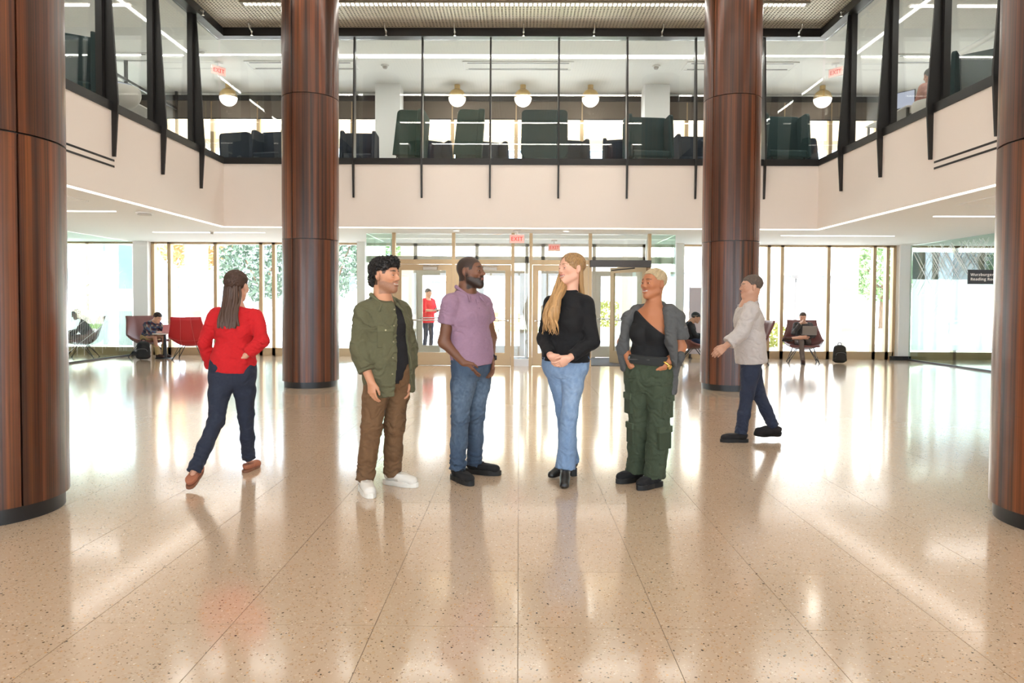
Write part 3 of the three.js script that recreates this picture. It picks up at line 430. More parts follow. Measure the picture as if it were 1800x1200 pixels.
{
  const protos = {};
  const put = (key, h, w, m, x, d, turn, label, group, name = 'high_back_chair') => {
    let o; if (!protos[key]) { o = protos[key] = highChair(h, w, m); } else o = protos[key].clone();
    o.name = numbered(name); o.position.set(x, FT, -d); o.rotation.y = turn; tag(o, label, 'chair', group); scene.add(o);
  };
  const G = 'high-back lounge chairs of the upper gallery', LG = 'low-back lounge chairs of the upper gallery';
  put('hg', 1.3, 0.86, greenF, -2.42, 15.3, -1.6, 'narrow-looking green high-back chair beside the left white pier', G);
  put('hg', 1.3, 0.86, greenF, -1.14, 15.25, -1.62, 'green high-back chair under the first globe lamp', G);
  put('hn', 1.3, 0.98, teal, 0.53, 15.3, Math.PI, 'black-looking high-back chair facing away under the middle globes', G);
  put('hn', 1.3, 0.98, teal, 2.83, 15.3, Math.PI - 0.1, 'wide dark high-back chair in front of the right white pier', G);
  put('hn', 1.3, 0.98, teal, 5.75, 15.2, Math.PI - 0.08, 'dark high-back chair right of the rear right column, upper gallery', G);
  put('hn', 1.3, 0.98, teal, -7.05, 10.55, 2.6, 'dark high-back chair behind the leftmost upper pane', G);
  put('hn', 1.3, 0.98, teal, 7.5, 11.2, -2.4, 'tall teal chair back behind the right upper panes', G);
  const low = [[-6.5, 16.2, 2.9, 'low dark chair furthest left in the upper gallery'], [-5.6, 15.6, 3.3, 'low dark chair left of the rear left column, upper gallery'], [-3.65, 15.7, 3.1, 'low dark chair right of the rear left column, upper gallery'], [-2.05, 16.4, 2.6, 'low dark chair behind the first green high-back'], [-0.72, 16.5, 2.7, 'low dark chair behind the second green high-back'], [1.2, 16.3, 2.9, 'low dark chair behind the middle high-back'], [2.35, 16.2, 3.4, 'low dark chair left of the wide high-back'], [3.95, 15.9, 3.1, 'low dark chair left of the rear right column, upper gallery'], [6.4, 16.1, 2.8, 'low dark chair furthest right in the upper gallery']];
  for (const [x, d, a, l] of low) put('lo', 1.02, 0.78, navy, x, d, a, l, LG, 'low_back_chair');
  // desks at the side galleries
  const desk = (x, d, label, scr) => { const t = thing('desk', label, 'desk', [x, FT, -d]); obj('desk_top', rb(0.8, 0.03, 1.5, 0.01, 0, 0.73, 0), white, t); for (const [a, b] of [[-1, -1], [1, -1], [-1, 1], [1, 1]]) obj('leg', bx(0.04, 0.72, 0.04, a * 0.35, 0.36, b * 0.7), legM, t);
    const m = thing('monitor', scr, 'monitor', [x - 0.1, FT + 0.745, -d], x < 0 ? 0.9 : -0.9); obj('foot', cyl(0.1, 0.1, 0.012, 0, 0.006, 0), legM, m); obj('neck', bx(0.03, 0.16, 0.02, 0, 0.09, -0.02), legM, m); obj('bezel', rb(0.52, 0.32, 0.02, 0.006, 0, 0.3, 0), legM, m); obj('screen', bx(0.49, 0.29, 0.003, 0, 0.3, 0.011), glow(new THREE.Color().setRGB(0.7, 0.74, 0.9), 0.8), m); };
  desk(-7.35, 12.75, 'white desk behind the left gallery glass', 'monitor on the left gallery desk'); desk(7.35, 13.3, 'white desk behind the right gallery glass', 'monitor on the right gallery desk');
  const tub = (x, d, a, label) => { const t = thing('shell_chair', label, 'chair', [x, FT, -d], a, 'white shell chairs of the upper gallery'); obj('shell', new THREE.SphereGeometry(0.3, 24, 12, 0, 6.2832, 1.2, 1.95).scale(1, 0.9, 1).translate(0, 0.62, 0), std(0xe9e6e1, 0.5, 0, { side: THREE.DoubleSide }), t); for (const [p, q] of [[-1, -1], [1, -1], [-1, 1], [1, 1]]) obj('leg', bar([p * 0.22, 0, q * 0.22], [p * 0.1, 0.36, q * 0.1], 0.012), legM, t); };
  tub(-6.7, 11.6, 0, 'white shell chair behind the left gallery glass'); tub(7.2, 12.25, 3.14, 'white shell chair behind the right gallery glass');
  // partition with black-framed door on the left gallery, glass wall
  const p = struct('wall_partition_left', 'black-framed glass partition in the left gallery'); for (const d of [14.6, 15.6, 16.6, 17.9]) obj('post', [span(-8.93, -8.87, FT, CU, d - 0.03, d + 0.03)], black, p); obj('transom', [span(-8.93, -8.87, FT + 2.1, FT + 2.16, 14.6, 17.9)], black, p); for (const d of [14.6, 15.6, 16.6]) obj('pane', [span(-8.905, -8.895, FT, CU, d + 0.03, Math.min(d + 1, 17.9) - 0.03)], glass, p);
  struct('wall_gallery_ends', 'white rear walls of the side galleries', [span(-14.1, -11.4, FT, CU, 13.4, 13.55), span(11.4, 14.1, FT, CU, 13.4, 13.55)], white);
  const pipe = (x, label) => tag(obj('ceiling_pipe', [bar([x, CU - 0.28, -5], [x, CU - 0.28, -14.6], 0.06, 12), bar([x, CU, -9], [x, CU - 0.28, -9], 0.012), bar([x, CU, -12], [x, CU - 0.28, -12], 0.012)], white), label, 'pipe');
  pipe(9.0, 'white pipe under the right gallery ceiling'); pipe(-9.6, 'white pipe under the left gallery ceiling');
}
// ---------------------------------------------------------------- lounge chairs on the ground floor
function loungeChair(leather, seamM) {
  const t = new THREE.Group(); const N = 16, M = 20;
  const prof = new THREE.CatmullRomCurve3([V(0, 0.44, 0.40), V(0, 0.405, 0.2), V(0, 0.37, 0.0), V(0, 0.37, -0.14), V(0, 0.48, -0.27), V(0, 0.74, -0.36), V(0, 1.03, -0.45)]);
  const halfW = (s) => s < 0.5 ? lerp(0.33, 0.47, sm(0, 0.5, s)) : lerp(0.47, 0.34, sm(0.62, 1, s));
  const wing = (s) => 0.22 * Math.exp(-(((s - 0.52) / 0.3) ** 2));
  const P = (i, j, off) => { const s = j / M, u = i / N * 2 - 1, c = prof.getPoint(s), tan = prof.getTangent(s), n = V(0, -tan.z, tan.y).normalize(); if (n.y < 0 && s < 0.4) n.negate(); const nn = V(0, tan.z > 0 ? 1 : -tan.z, 0); const N2 = V(0, -tan.z, tan.y); if (N2.y + N2.z < 0) N2.negate(); const e = Math.abs(u) ** 2.4 * wing(s); return V(u * halfW(s), c.y, c.z).addScaledVector(N2, e + off); };
  const pos = [], idx = []; const puff = (i, j) => 0.02 * Math.sqrt(Math.abs(Math.sin(i / N * 3 * Math.PI) * Math.sin(j / M * 3 * Math.PI)));
  for (const side of [0, 1]) for (let j = 0; j <= M; j++) for (let i = 0; i <= N; i++) { const p = P(i, j, side ? -0.045 : puff(i, j)); pos.push(p.x, p.y, p.z); }
  const q = (N + 1) * (M + 1), at = (s, i, j) => s * q + j * (N + 1) + i;
  for (let j = 0; j < M; j++) for (let i = 0; i < N; i++) { idx.push(at(0, i, j), at(0, i + 1, j), at(0, i, j + 1), at(0, i + 1, j), at(0, i + 1, j + 1), at(0, i, j + 1)); idx.push(at(1, i, j), at(1, i, j + 1), at(1, i + 1, j), at(1, i + 1, j), at(1, i, j + 1), at(1, i + 1, j + 1)); }
  const edge = []; for (let i = 0; i <= N; i++) edge.push([i, 0]); for (let j = 1; j <= M; j++) edge.push([N, j]); for (let i = N - 1; i >= 0; i--) edge.push([i, M]); for (let j = M - 1; j > 0; j--) edge.push([0, j]);
  for (let k = 0; k < edge.length; k++) { const a = edge[k], b = edge[(k + 1) % edge.length]; idx.push(at(0, ...a), at(1, ...a), at(0, ...b), at(0, ...b), at(1, ...a), at(1, ...b)); }
  const g = new THREE.BufferGeometry(); g.setAttribute('position', new THREE.Float32BufferAttribute(pos, 3)); g.setIndex(idx); g.computeVertexNormals();
  obj('shell', g, leather, t);
  for (const i of [5.33, 10.67]) { const pts = []; for (let j = 0; j <= M; j++) pts.push(P(i, j, -0.047)); obj('seam', tube(pts, 0.004, 5), seamM, t); }
  for (const j of [6.67, 13.33]) { const pts = []; for (let i = 0; i <= N; i++) pts.push(P(i, j, -0.047)); obj('seam', tube(pts, 0.004, 5), seamM, t); }
  for (const [a, b] of [[-1, 1], [1, 1], [-1, -1], [1, -1]]) { const l = obj('leg', [bar([a * 0.34, 0.01, b * 0.3 - 0.02], [a * 0.14, 0.345, b * 0.1], 0.009), bar([a * 0.34, 0.01, b * 0.3 - 0.02], [a * 0.24, 0.36, b * 0.02], 0.007)], legM, t); obj('glide', cyl(0.018, 0.02, 0.012, a * 0.34, 0.006, b * 0.3 - 0.02, 12), legM, l); }
  return t;
}
const chairSpots = [];
{
  const bur = std(new THREE.Color().setRGB(0.16, 0.055, 0.05), 0.42), red = std(new THREE.Color().setRGB(0.48, 0.01, 0.016), 0.45), seam = std(0x4a2a28, 0.6), seamR = std(0xd06a68, 0.6);
  const proto = loungeChair(bur, seam), redC = loungeChair(red, seamR); let first = true;
  const put = (src, x, d, turn, label, fresh) => { const o = fresh ? src : src.clone(); o.name = numbered('lounge_chair'); o.position.set(x, 0, -d); o.rotation.y = turn; tag(o, label, 'chair', 'bucket lounge chairs by the windows'); scene.add(o); return o; };
  put(proto, -9.25, 17.1, 0.95, 'burgundy leather lounge chair with the man in plaid', true);
  put(proto, 4.22, 16.6, 1.35, 'burgundy lounge chair with the capped man beside the rear right column');
  put(proto, 5.45, 16.3, -1.5, 'burgundy lounge chair facing the capped man, mostly behind the column');
  put(proto, 6.9, 16.75, -0.3, 'burgundy lounge chair of the woman reading by the right window').visible = true;
  put(redC, -8.0, 16.7, 3.35, 'bright red lounge chair seen from behind', true);
  put(proto, -10.75, 16.8, -1.2, 'dark lounge chair behind the left glass wall');
}
// ---------------------------------------------------------------- people: signed-distance bodies meshed by surface nets
const L3 = (r, g, b) => new THREE.Color().setRGB(r / 255, g / 255, b / 255, THREE.SRGBColorSpace).toArray();
const mix3 = (a, b, t) => [lerp(a[0], b[0], t), lerp(a[1], b[1], t), lerp(a[2], b[2], t)];
function nets(f, lo, hi, cell, colorFn) {
  const n = [0, 1, 2].map((i) => Math.ceil((hi[i] - lo[i]) / cell) + 1), [nx, ny, nz] = n, v = new Float32Array(nx * ny * nz), B = 6, rad = B * cell * 0.87 * 1.35 + 0.012;
  for (let k = 0; k < nz; k += B) for (let j = 0; j < ny; j += B) for (let i = 0; i < nx; i += B) {
    const c = f(lo[0] + (i + B / 2 - 0.5) * cell, lo[1] + (j + B / 2 - 0.5) * cell, lo[2] + (k + B / 2 - 0.5) * cell), far = Math.abs(c) > rad;
    for (let z = k; z < Math.min(k + B, nz); z++) for (let y = j; y < Math.min(j + B, ny); y++) for (let x = i; x < Math.min(i + B, nx); x++) v[(z * ny + y) * nx + x] = far ? c : f(lo[0] + x * cell, lo[1] + y * cell, lo[2] + z * cell);
  }
  const at = new Int32Array(nx * ny * nz).fill(-1), pos = [], idx = [], sx = 1, sy = nx, sz = nx * ny;
  const off = [0, sx, sy, sx + sy, sz, sz + sx, sz + sy, sz + sx + sy], E = [[0, 1], [2, 3], [4, 5], [6, 7], [0, 2], [1, 3], [4, 6], [5, 7], [0, 4], [1, 5], [2, 6], [3, 7]];
  for (let z = 0; z < nz - 1; z++) for (let y = 0; y < ny - 1; y++) for (let x = 0; x < nx - 1; x++) {
    const o = (z * ny + y) * nx + x; let m = 0; for (let q = 0; q < 8; q++) if (v[o + off[q]] < 0) m |= 1 << q; if (m === 0 || m === 255) continue;
    let px = 0, py = 0, pz = 0, c = 0;
    for (const [a, b] of E) { const A = v[o + off[a]], C = v[o + off[b]]; if ((A < 0) === (C < 0)) continue; const t = A / (A - C); px += lerp(a & 1, b & 1, t); py += lerp((a >> 1) & 1, (b >> 1) & 1, t); pz += lerp(a >> 2, b >> 2, t); c++; }
    at[o] = pos.length / 3; pos.push(lo[0] + (x + px / c) * cell, lo[1] + (y + py / c) * cell, lo[2] + (z + pz / c) * cell);
  }
  const quad = (a, b, c, d, flip) => { if (a < 0 || b < 0 || c < 0 || d < 0) return; if (flip) idx.push(a, c, b, a, d, c); else idx.push(a, b, c, a, c, d); };
  for (let z = 1; z < nz - 1; z++) for (let y = 1; y < ny - 1; y++) for (let x = 1; x < nx - 1; x++) {
    const o = (z * ny + y) * nx + x, s = v[o] < 0;
    if (s !== v[o + sx] < 0) quad(at[o - sy - sz], at[o - sz], at[o], at[o - sy], !s);
    if (s !== v[o + sy] < 0) quad(at[o - sx - sz], at[o - sx], at[o], at[o - sz], !s);
    if (s !== v[o + sz] < 0) quad(at[o - sx - sy], at[o - sy], at[o], at[o - sx], !s);
  }
  const N = pos.length, nor = new Float32Array(N), col = colorFn ? new Float32Array(N) : null, uv = new Float32Array(N / 3 * 2), e = cell * 0.7;
  for (let i = 0; i < N; i += 3) {
    const x = pos[i], y = pos[i + 1], z = pos[i + 2]; let a = f(x + e, y, z) - f(x - e, y, z), b = f(x, y + e, z) - f(x, y - e, z), c = f(x, y, z + e) - f(x, y, z - e); const l = Math.hypot(a, b, c) || 1; nor[i] = a / l; nor[i + 1] = b / l; nor[i + 2] = c / l;
    if (col) { const q = colorFn(x, y, z, a / l, b / l, c / l); col[i] = q[0]; col[i + 1] = q[1]; col[i + 2] = q[2]; }
    uv[i / 3 * 2] = (x + z) * 2; uv[i / 3 * 2 + 1] = y * 2;
  }
  const g = new THREE.BufferGeometry(); g.setAttribute('position', new THREE.Float32BufferAttribute(pos, 3)); g.setAttribute('normal', new THREE.BufferAttribute(nor, 3)); g.setAttribute('uv', new THREE.BufferAttribute(uv, 2)); if (col) g.setAttribute('color', new THREE.BufferAttribute(col, 3)); g.setIndex(idx); return g;
}
const smin = (a, b, k) => { const h = Math.max(k - Math.abs(a - b), 0) / k; return Math.min(a, b) - h * h * k * 0.25; };
const smax = (a, b, k) => -smin(-a, -b, k);
const cap = (a, b, ra, rb) => { const bx_ = b[0] - a[0], by = b[1] - a[1], bz = b[2] - a[2], L = bx_ * bx_ + by * by + bz * bz || 1e-9; return (x, y, z) => { const px = x - a[0], py = y - a[1], pz = z - a[2], t = clamp((px * bx_ + py * by + pz * bz) / L, 0, 1), qx = px - t * bx_, qy = py - t * by, qz = pz - t * bz; return Math.sqrt(qx * qx + qy * qy + qz * qz) - ra - (rb - ra) * t; }; };
const ecap = (a, b, s, wa, da, wb, db) => { const d = [b[0] - a[0], b[1] - a[1], b[2] - a[2]], L = d[0] ** 2 + d[1] ** 2 + d[2] ** 2; return (x, y, z) => { const px = x - a[0], py = y - a[1], pz = z - a[2], t = clamp((px * d[0] + py * d[1] + pz * d[2]) / L, 0, 1), qx = px - t * d[0], qy = py - t * d[1], qz = pz - t * d[2], u = qx * s[0] + qy * s[1] + qz * s[2], r2 = Math.max(0, qx * qx + qy * qy + qz * qz - u * u), w = wa + (wb - wa) * t, e = da + (db - da) * t, k0 = Math.sqrt(u * u / (w * w) + r2 / (e * e)), k1 = Math.sqrt(u * u / w ** 4 + r2 / e ** 4); return k1 < 1e-6 ? -Math.min(w, e) : k0 * (k0 - 1) / k1; }; };
const ell = (c, r) => (x, y, z) => { const a = x - c[0], b = y - c[1], d = z - c[2], k0 = Math.sqrt(a * a / (r[0] * r[0]) + b * b / (r[1] * r[1]) + d * d / (r[2] * r[2])), k1 = Math.sqrt(a * a / r[0] ** 4 + b * b / r[1] ** 4 + d * d / r[2] ** 4); return k1 < 1e-6 ? -Math.min(...r) : k0 * (k0 - 1) / k1; };
const uni = (k, ...fs) => (x, y, z) => { let d = fs[0](x, y, z); for (let i = 1; i < fs.length; i++) d = smin(d, fs[i](x, y, z), k); return d; };
const half = (p, n) => (x, y, z) => (x - p[0]) * n[0] + (y - p[1]) * n[1] + (z - p[2]) * n[2];
const vsub = (a, b) => [a[0] - b[0], a[1] - b[1], a[2] - b[2]], vadd = (a, b, k = 1) => [a[0] + b[0] * k, a[1] + b[1] * k, a[2] + b[2] * k], vlerp = (a, b, t) => vadd(a, vsub(b, a), t), vcross = (a, b) => [a[1] * b[2] - a[2] * b[1], a[2] * b[0] - a[0] * b[2], a[0] * b[1] - a[1] * b[0]], vnorm = (a) => { const l = Math.hypot(...a) || 1; return [a[0] / l, a[1] / l, a[2] / l]; }, vdot = (a, b) => a[0] * b[0] + a[1] * b[1] + a[2] * b[2], dist = (a, b) => Math.hypot(...vsub(a, b));
// head frame: returns world->local mapping
function headFrame(c, yaw, pitch, roll, s) {
  const q = new THREE.Quaternion().setFromEuler(new THREE.Euler(pitch, yaw, roll, 'YXZ')), m = new THREE.Matrix4().compose(V(...c), q, V(s, s, s)), e = m.clone().invert().elements;
  return { m, s, to: (x, y, z) => [e[0] * x + e[4] * y + e[8] * z + e[12], e[1] * x + e[5] * y + e[9] * z + e[13], e[2] * x + e[6] * y + e[10] * z + e[14]] };
}
function headLocal(o) {
  const fem = o.female ? 1 : 0, smile = o.smile ?? 0;
  const cran = ell([0, 0.032, -0.014], [0.0755, 0.086, 0.098]), face = ell([0, -0.03, 0.03], [0.058, 0.086, 0.062]), jaw = uni(0.03, cap([0, -0.088, 0.066], [0.048, -0.058, -0.002], 0.021 - fem * 0.003, 0.02), cap([0, -0.088, 0.066], [-0.048, -0.058, -0.002], 0.021 - fem * 0.003, 0.02)), chin = ell([0, -0.1, 0.072], [0.022, 0.017, 0.018]);
  const nose = uni(0.01, cap([0, 0.014, 0.087], [0, -0.02, o.female ? 0.105 : 0.1085], 0.0072, o.noseR ?? (o.female ? 0.0088 : 0.01)), ell([0.0115 * (o.noseW ?? 1), -0.025, 0.097], [0.008, 0.0075, 0.009]), ell([-0.0115 * (o.noseW ?? 1), -0.025, 0.097], [0.008, 0.0075, 0.009]));
  const brow = cap([-0.034, 0.026, 0.078], [0.034, 0.026, 0.078], 0.011 - fem * 0.002, 0.011 - fem * 0.002), ck = [ell([0.041, -0.022 + smile * 0.004, 0.065], [0.02, 0.017, 0.019]), ell([-0.041, -0.022 + smile * 0.004, 0.065], [0.02, 0.017, 0.019])];
  const so = [ell([0.031, 0.006, 0.1], [0.02, 0.014, 0.02]), ell([-0.031, 0.006, 0.1], [0.02, 0.014, 0.02])], lids = [ell([0.031, 0.0105, 0.0815], [0.0165, 0.006, 0.0115]), ell([-0.031, 0.0105, 0.0815], [0.0165, 0.006, 0.0115]), ell([0.031, -0.0035, 0.0805], [0.015, 0.005, 0.0105]), ell([-0.031, -0.0035, 0.0805], [0.015, 0.005, 0.0105])];
  const mw = 0.023 + smile * 0.006, full = o.lips ?? 1, up = ell([0, -0.0515, 0.0955], [mw, 0.0055 * full, 0.0095]), dn = ell([0, -0.0635 - smile * 0.003, 0.0935], [mw * 0.85, 0.0065 * full, 0.0095]), gap = cap([-mw, -0.057 + smile * 0.007, 0.094], [0, -0.0572, 0.106], 0.002 + smile * 0.0012, 0.0022 + smile * 0.002), gap2 = cap([mw, -0.057 + smile * 0.007, 0.094], [0, -0.0572, 0.106], 0.002 + smile * 0.0012, 0.0022 + smile * 0.002);
  const ears = [1, -1].map((s) => uni(0.008, ell([s * 0.078, 0.0, -0.014], [0.0095, 0.03, 0.019]), ell([s * 0.075, -0.026, -0.008], [0.007, 0.012, 0.01]))), hole = [1, -1].map((s) => ell([s * 0.087, -0.002, -0.008], [0.0065, 0.016, 0.009]));
  const beard = o.beard ? uni(0.02, cap([0, -0.098, 0.07], [0.05, -0.055, 0.01], 0.026, 0.022), cap([0, -0.098, 0.07], [-0.05, -0.055, 0.01], 0.026, 0.022), cap([-0.024, -0.05, 0.085], [0.024, -0.05, 0.085], 0.011, 0.011)) : null;
  return (x, y, z) => {
    let d = smin(cran(x, y, z), face(x, y, z), 0.04); if (d > 0.1) return d - 0.02; d = smin(d, jaw(x, y, z), 0.03); d = smin(d, chin(x, y, z), 0.02); d = smin(d, brow(x, y, z), 0.02); for (const c of ck) d = smin(d, c(x, y, z), 0.025); for (const s of so) d = smax(d, -s(x, y, z), 0.016); for (const l of lids) d = smin(d, l(x, y, z), 0.005);
    d = smin(d, nose(x, y, z), 0.012); if (beard) d = smin(d, beard(x, y, z), 0.015); d = smin(d, up(x, y, z), 0.006); d = smin(d, dn(x, y, z), 0.006); d = smax(d, -gap(x, y, z), 0.003); d = smax(d, -gap2(x, y, z), 0.003); for (const e of ears) d = smin(d, e(x, y, z), 0.006); for (const h of hole) d = smax(d, -h(x, y, z), 0.006); return d;
  };
}
function faceColor(o, p) { // pigment by place on the head
  let c = o.skin; const [x, y, z] = p, smile = o.smile ?? 0, ax = Math.abs(x), lip = o.lipColor ?? mix3(o.skin, [0.35, 0.08, 0.07], 0.5);
  if (z > 0.03) {
    const mw = 0.025 + smile * 0.006, my = -0.0575 + smile * 0.007 * (ax / mw) ** 2; if (ax < mw && Math.abs(y - my) < 0.0105 * (1 - (ax / mw) ** 2 * 0.6) && z > 0.07) c = mix3(c, lip, 0.85);
    if (smile > 0.5 && ax < mw * 0.8 && Math.abs(y - my + 0.002) < 0.0036 && z > 0.07) c = [0.6, 0.55, 0.49];
    const by = 0.031 + 0.004 * Math.cos((ax - 0.03) * 60); if (ax > 0.012 && ax < 0.05 && Math.abs(y - by) < (o.female ? 0.0035 : 0.005) * (1 - 0.4 * sm(0.03, 0.05, ax))) c = mix3(c, o.brow ?? o.hair, 0.85);
    c = mix3(c, [c[0] * 1.05, c[1] * 0.82, c[2] * 0.8], 0.35 * Math.exp(-(((ax - 0.045) / 0.02) ** 2 + ((y + 0.028) / 0.018) ** 2)));
  }
  const n = noise3(x * 260, y * 260, z * 260) * 0.5 + 0.5;
  if (o.beard || o.stubble) { const k = o.beard ? 0.95 : o.stubble; const jawline = -0.036 - 0.012 * sm(0.02, 0.075, z) ; let b = sm(jawline + 0.006, jawline - 0.008, y) * sm(-0.022, -0.004, z) * (y > -0.125 ? 1 : 0); const lipz = ax < 0.024 && Math.abs(y + 0.0575) < 0.01 && z > 0.08; if (z > 0.07 && ax < 0.034 && y > -0.05 && y < -0.036) b = 0.8; const side = sm(0.048, 0.06, ax) * sm(0.012, -0.02, z - 0.02) * sm(0.02, -0.03, y) * sm(-0.012, 0, z + 0.004); b = Math.max(b, side * 0.9); if (!lipz) c = mix3(c, o.beardColor ?? o.hair, clamp(b * k * (0.75 + 0.4 * n), 0, 1)); }
  if (o.buzz) { const hl = 0.066 - 0.02 * sm(0.03, 0.08, ax) , side = y > 0.012 && z < 0.035 + y * 0.35 && !(ax > 0.072 && y < 0.03), b = (y > hl && z < 0.085) || (z < -0.02 && y > -0.065) || side ? 1 : 0; if (b && !(ax > 0.0765 && y < 0.032 && z > -0.035)) c = mix3(c, o.hair, 0.72 + 0.25 * n); }
  return c;
}
function handSDF(w, dir, thumb, right, curl, s, spread = 0) {
  const Y = vnorm(dir), X0 = vadd(thumb, Y, -vdot(thumb, Y)), X = vnorm(X0), Z = right ? vcross(X, Y) : vcross(Y, X), P = (a, b, c) => [0, 1, 2].map((i) => w[i] + s * (X[i] * a + Y[i] * b + Z[i] * c)), fs = [];
  const palm = ecap(P(0, 0.02, 0), P(0, 0.078, 0.002), X, s * 0.034, s * 0.016, s * 0.041, s * 0.0135);
  const chain = (b, a0, lens, rs, cu, sp) => { let p = b, a = a0; for (let i = 0; i < lens.length; i++) { a += cu[i]; const q = [p[0] + Math.sin(sp) * lens[i] * Math.cos(a), p[1] + Math.cos(a) * Math.cos(sp) * lens[i], p[2] + Math.sin(a) * lens[i]]; fs.push(cap(P(...p), P(...q), s * rs[i], s * rs[i + 1])); p = q; } };
  [[0.03, 0.036, 1], [0.0105, 0.04, 1], [-0.0095, 0.037, 1], [-0.0285, 0.029, 0.86]].forEach(([bx_, l, k], i) => chain([bx_, 0.08 - (i === 3 ? 0.008 : 0), 0.002], 0, [l, l * 0.68, l * 0.52], [0.0096 * k, 0.0088 * k, 0.0082 * k, 0.007 * k], [curl[0] + i * 0.06, curl[1], curl[2]], spread * (1.2 - i * 0.8)));
  fs.push(cap(P(0.026, 0.018, 0.006), P(0.046, 0.05, 0.016), s * 0.014, s * 0.0105), cap(P(0.046, 0.05, 0.016), P(0.05, 0.078, 0.023), s * 0.0105, s * 0.0085), cap(P(0.05, 0.078, 0.023), P(0.047, 0.097, 0.03), s * 0.009, s * 0.007));
  const c = P(0, 0.075, 0.01);
  return { c, r: 0.125 * s, f: (x, y, z) => { let d = palm(x, y, z); if (d > 0.14 * s) return d - 0.1 * s; d = smin(d, fs[12](x, y, z), 0.012 * s); for (let i = 0; i < 12; i++) d = smin(d, fs[i](x, y, z), i % 3 ? 0.004 * s : 0.006 * s); d = smin(d, fs[13](x, y, z), 0.006 * s); return smin(d, fs[14](x, y, z), 0.005 * s); } };
}
const DIM = { m: { pw: 0.158, pd: 0.108, ww: 0.142, wd: 0.1, cw: 0.165, cd: 0.112, sr: 0.058, ua: 0.05, el: 0.041, wr: 0.0285, th: 0.082, kn: 0.056, an: 0.038, nk: 0.056 }, f: { pw: 0.162, pd: 0.11, ww: 0.12, wd: 0.088, cw: 0.138, cd: 0.1, sr: 0.047, ua: 0.041, el: 0.034, wr: 0.0245, th: 0.085, kn: 0.054, an: 0.034, nk: 0.0425 } };
function rig(J, sex, k = 1) {
  const D = Object.fromEntries(Object.entries(DIM[sex]).map(([n, v]) => [n, v * k])), S = vlerp(J.sR, J.sL, 0.5), P = vlerp(J.hR, J.hL, 0.5), side = vnorm(vsub(J.sL, J.sR)), hs = vnorm(vsub(J.hL, J.hR)), up = vnorm(vsub(S, P)), front = vnorm(vcross(side, up)), W = vlerp(P, S, 0.36), C = vlerp(P, S, 0.74);
  const torso = (g, o = {}) => uni(0.06, ecap(vadd(P, up, -0.02), vlerp(P, W, 0.5), hs, D.pw + g, D.pd + g, D.pw * 0.96 + g, D.pd * 0.98 + g), ecap(vlerp(P, W, 0.5), W, side, D.pw * 0.95 + g, D.pd * 0.97 + g, D.ww + g, D.wd + g), ecap(W, C, side, D.ww + g, D.wd + g, D.cw + g, D.cd + g), ecap(C, vlerp(C, S, 0.5), side, D.cw + g, D.cd + g, D.cw * 0.9 + g, D.cd * 0.8 + g), cap(vadd(S, up, 0.02 * k), vlerp(S, J.sR, 0.9), D.sr * 0.95 + g, D.sr * 0.68 + g), cap(vadd(S, up, 0.02 * k), vlerp(S, J.sL, 0.9), D.sr * 0.95 + g, D.sr * 0.68 + g), cap(vadd(S, up, 0.0), vadd(vlerp(S, J.head, 0.32), front, -0.012), D.nk * 1.15 + g * 0.5, D.nk * 0.95 + g * 0.3));
  return { J, D, S, P, side, hs, up, front, W, C, torso, k };
}
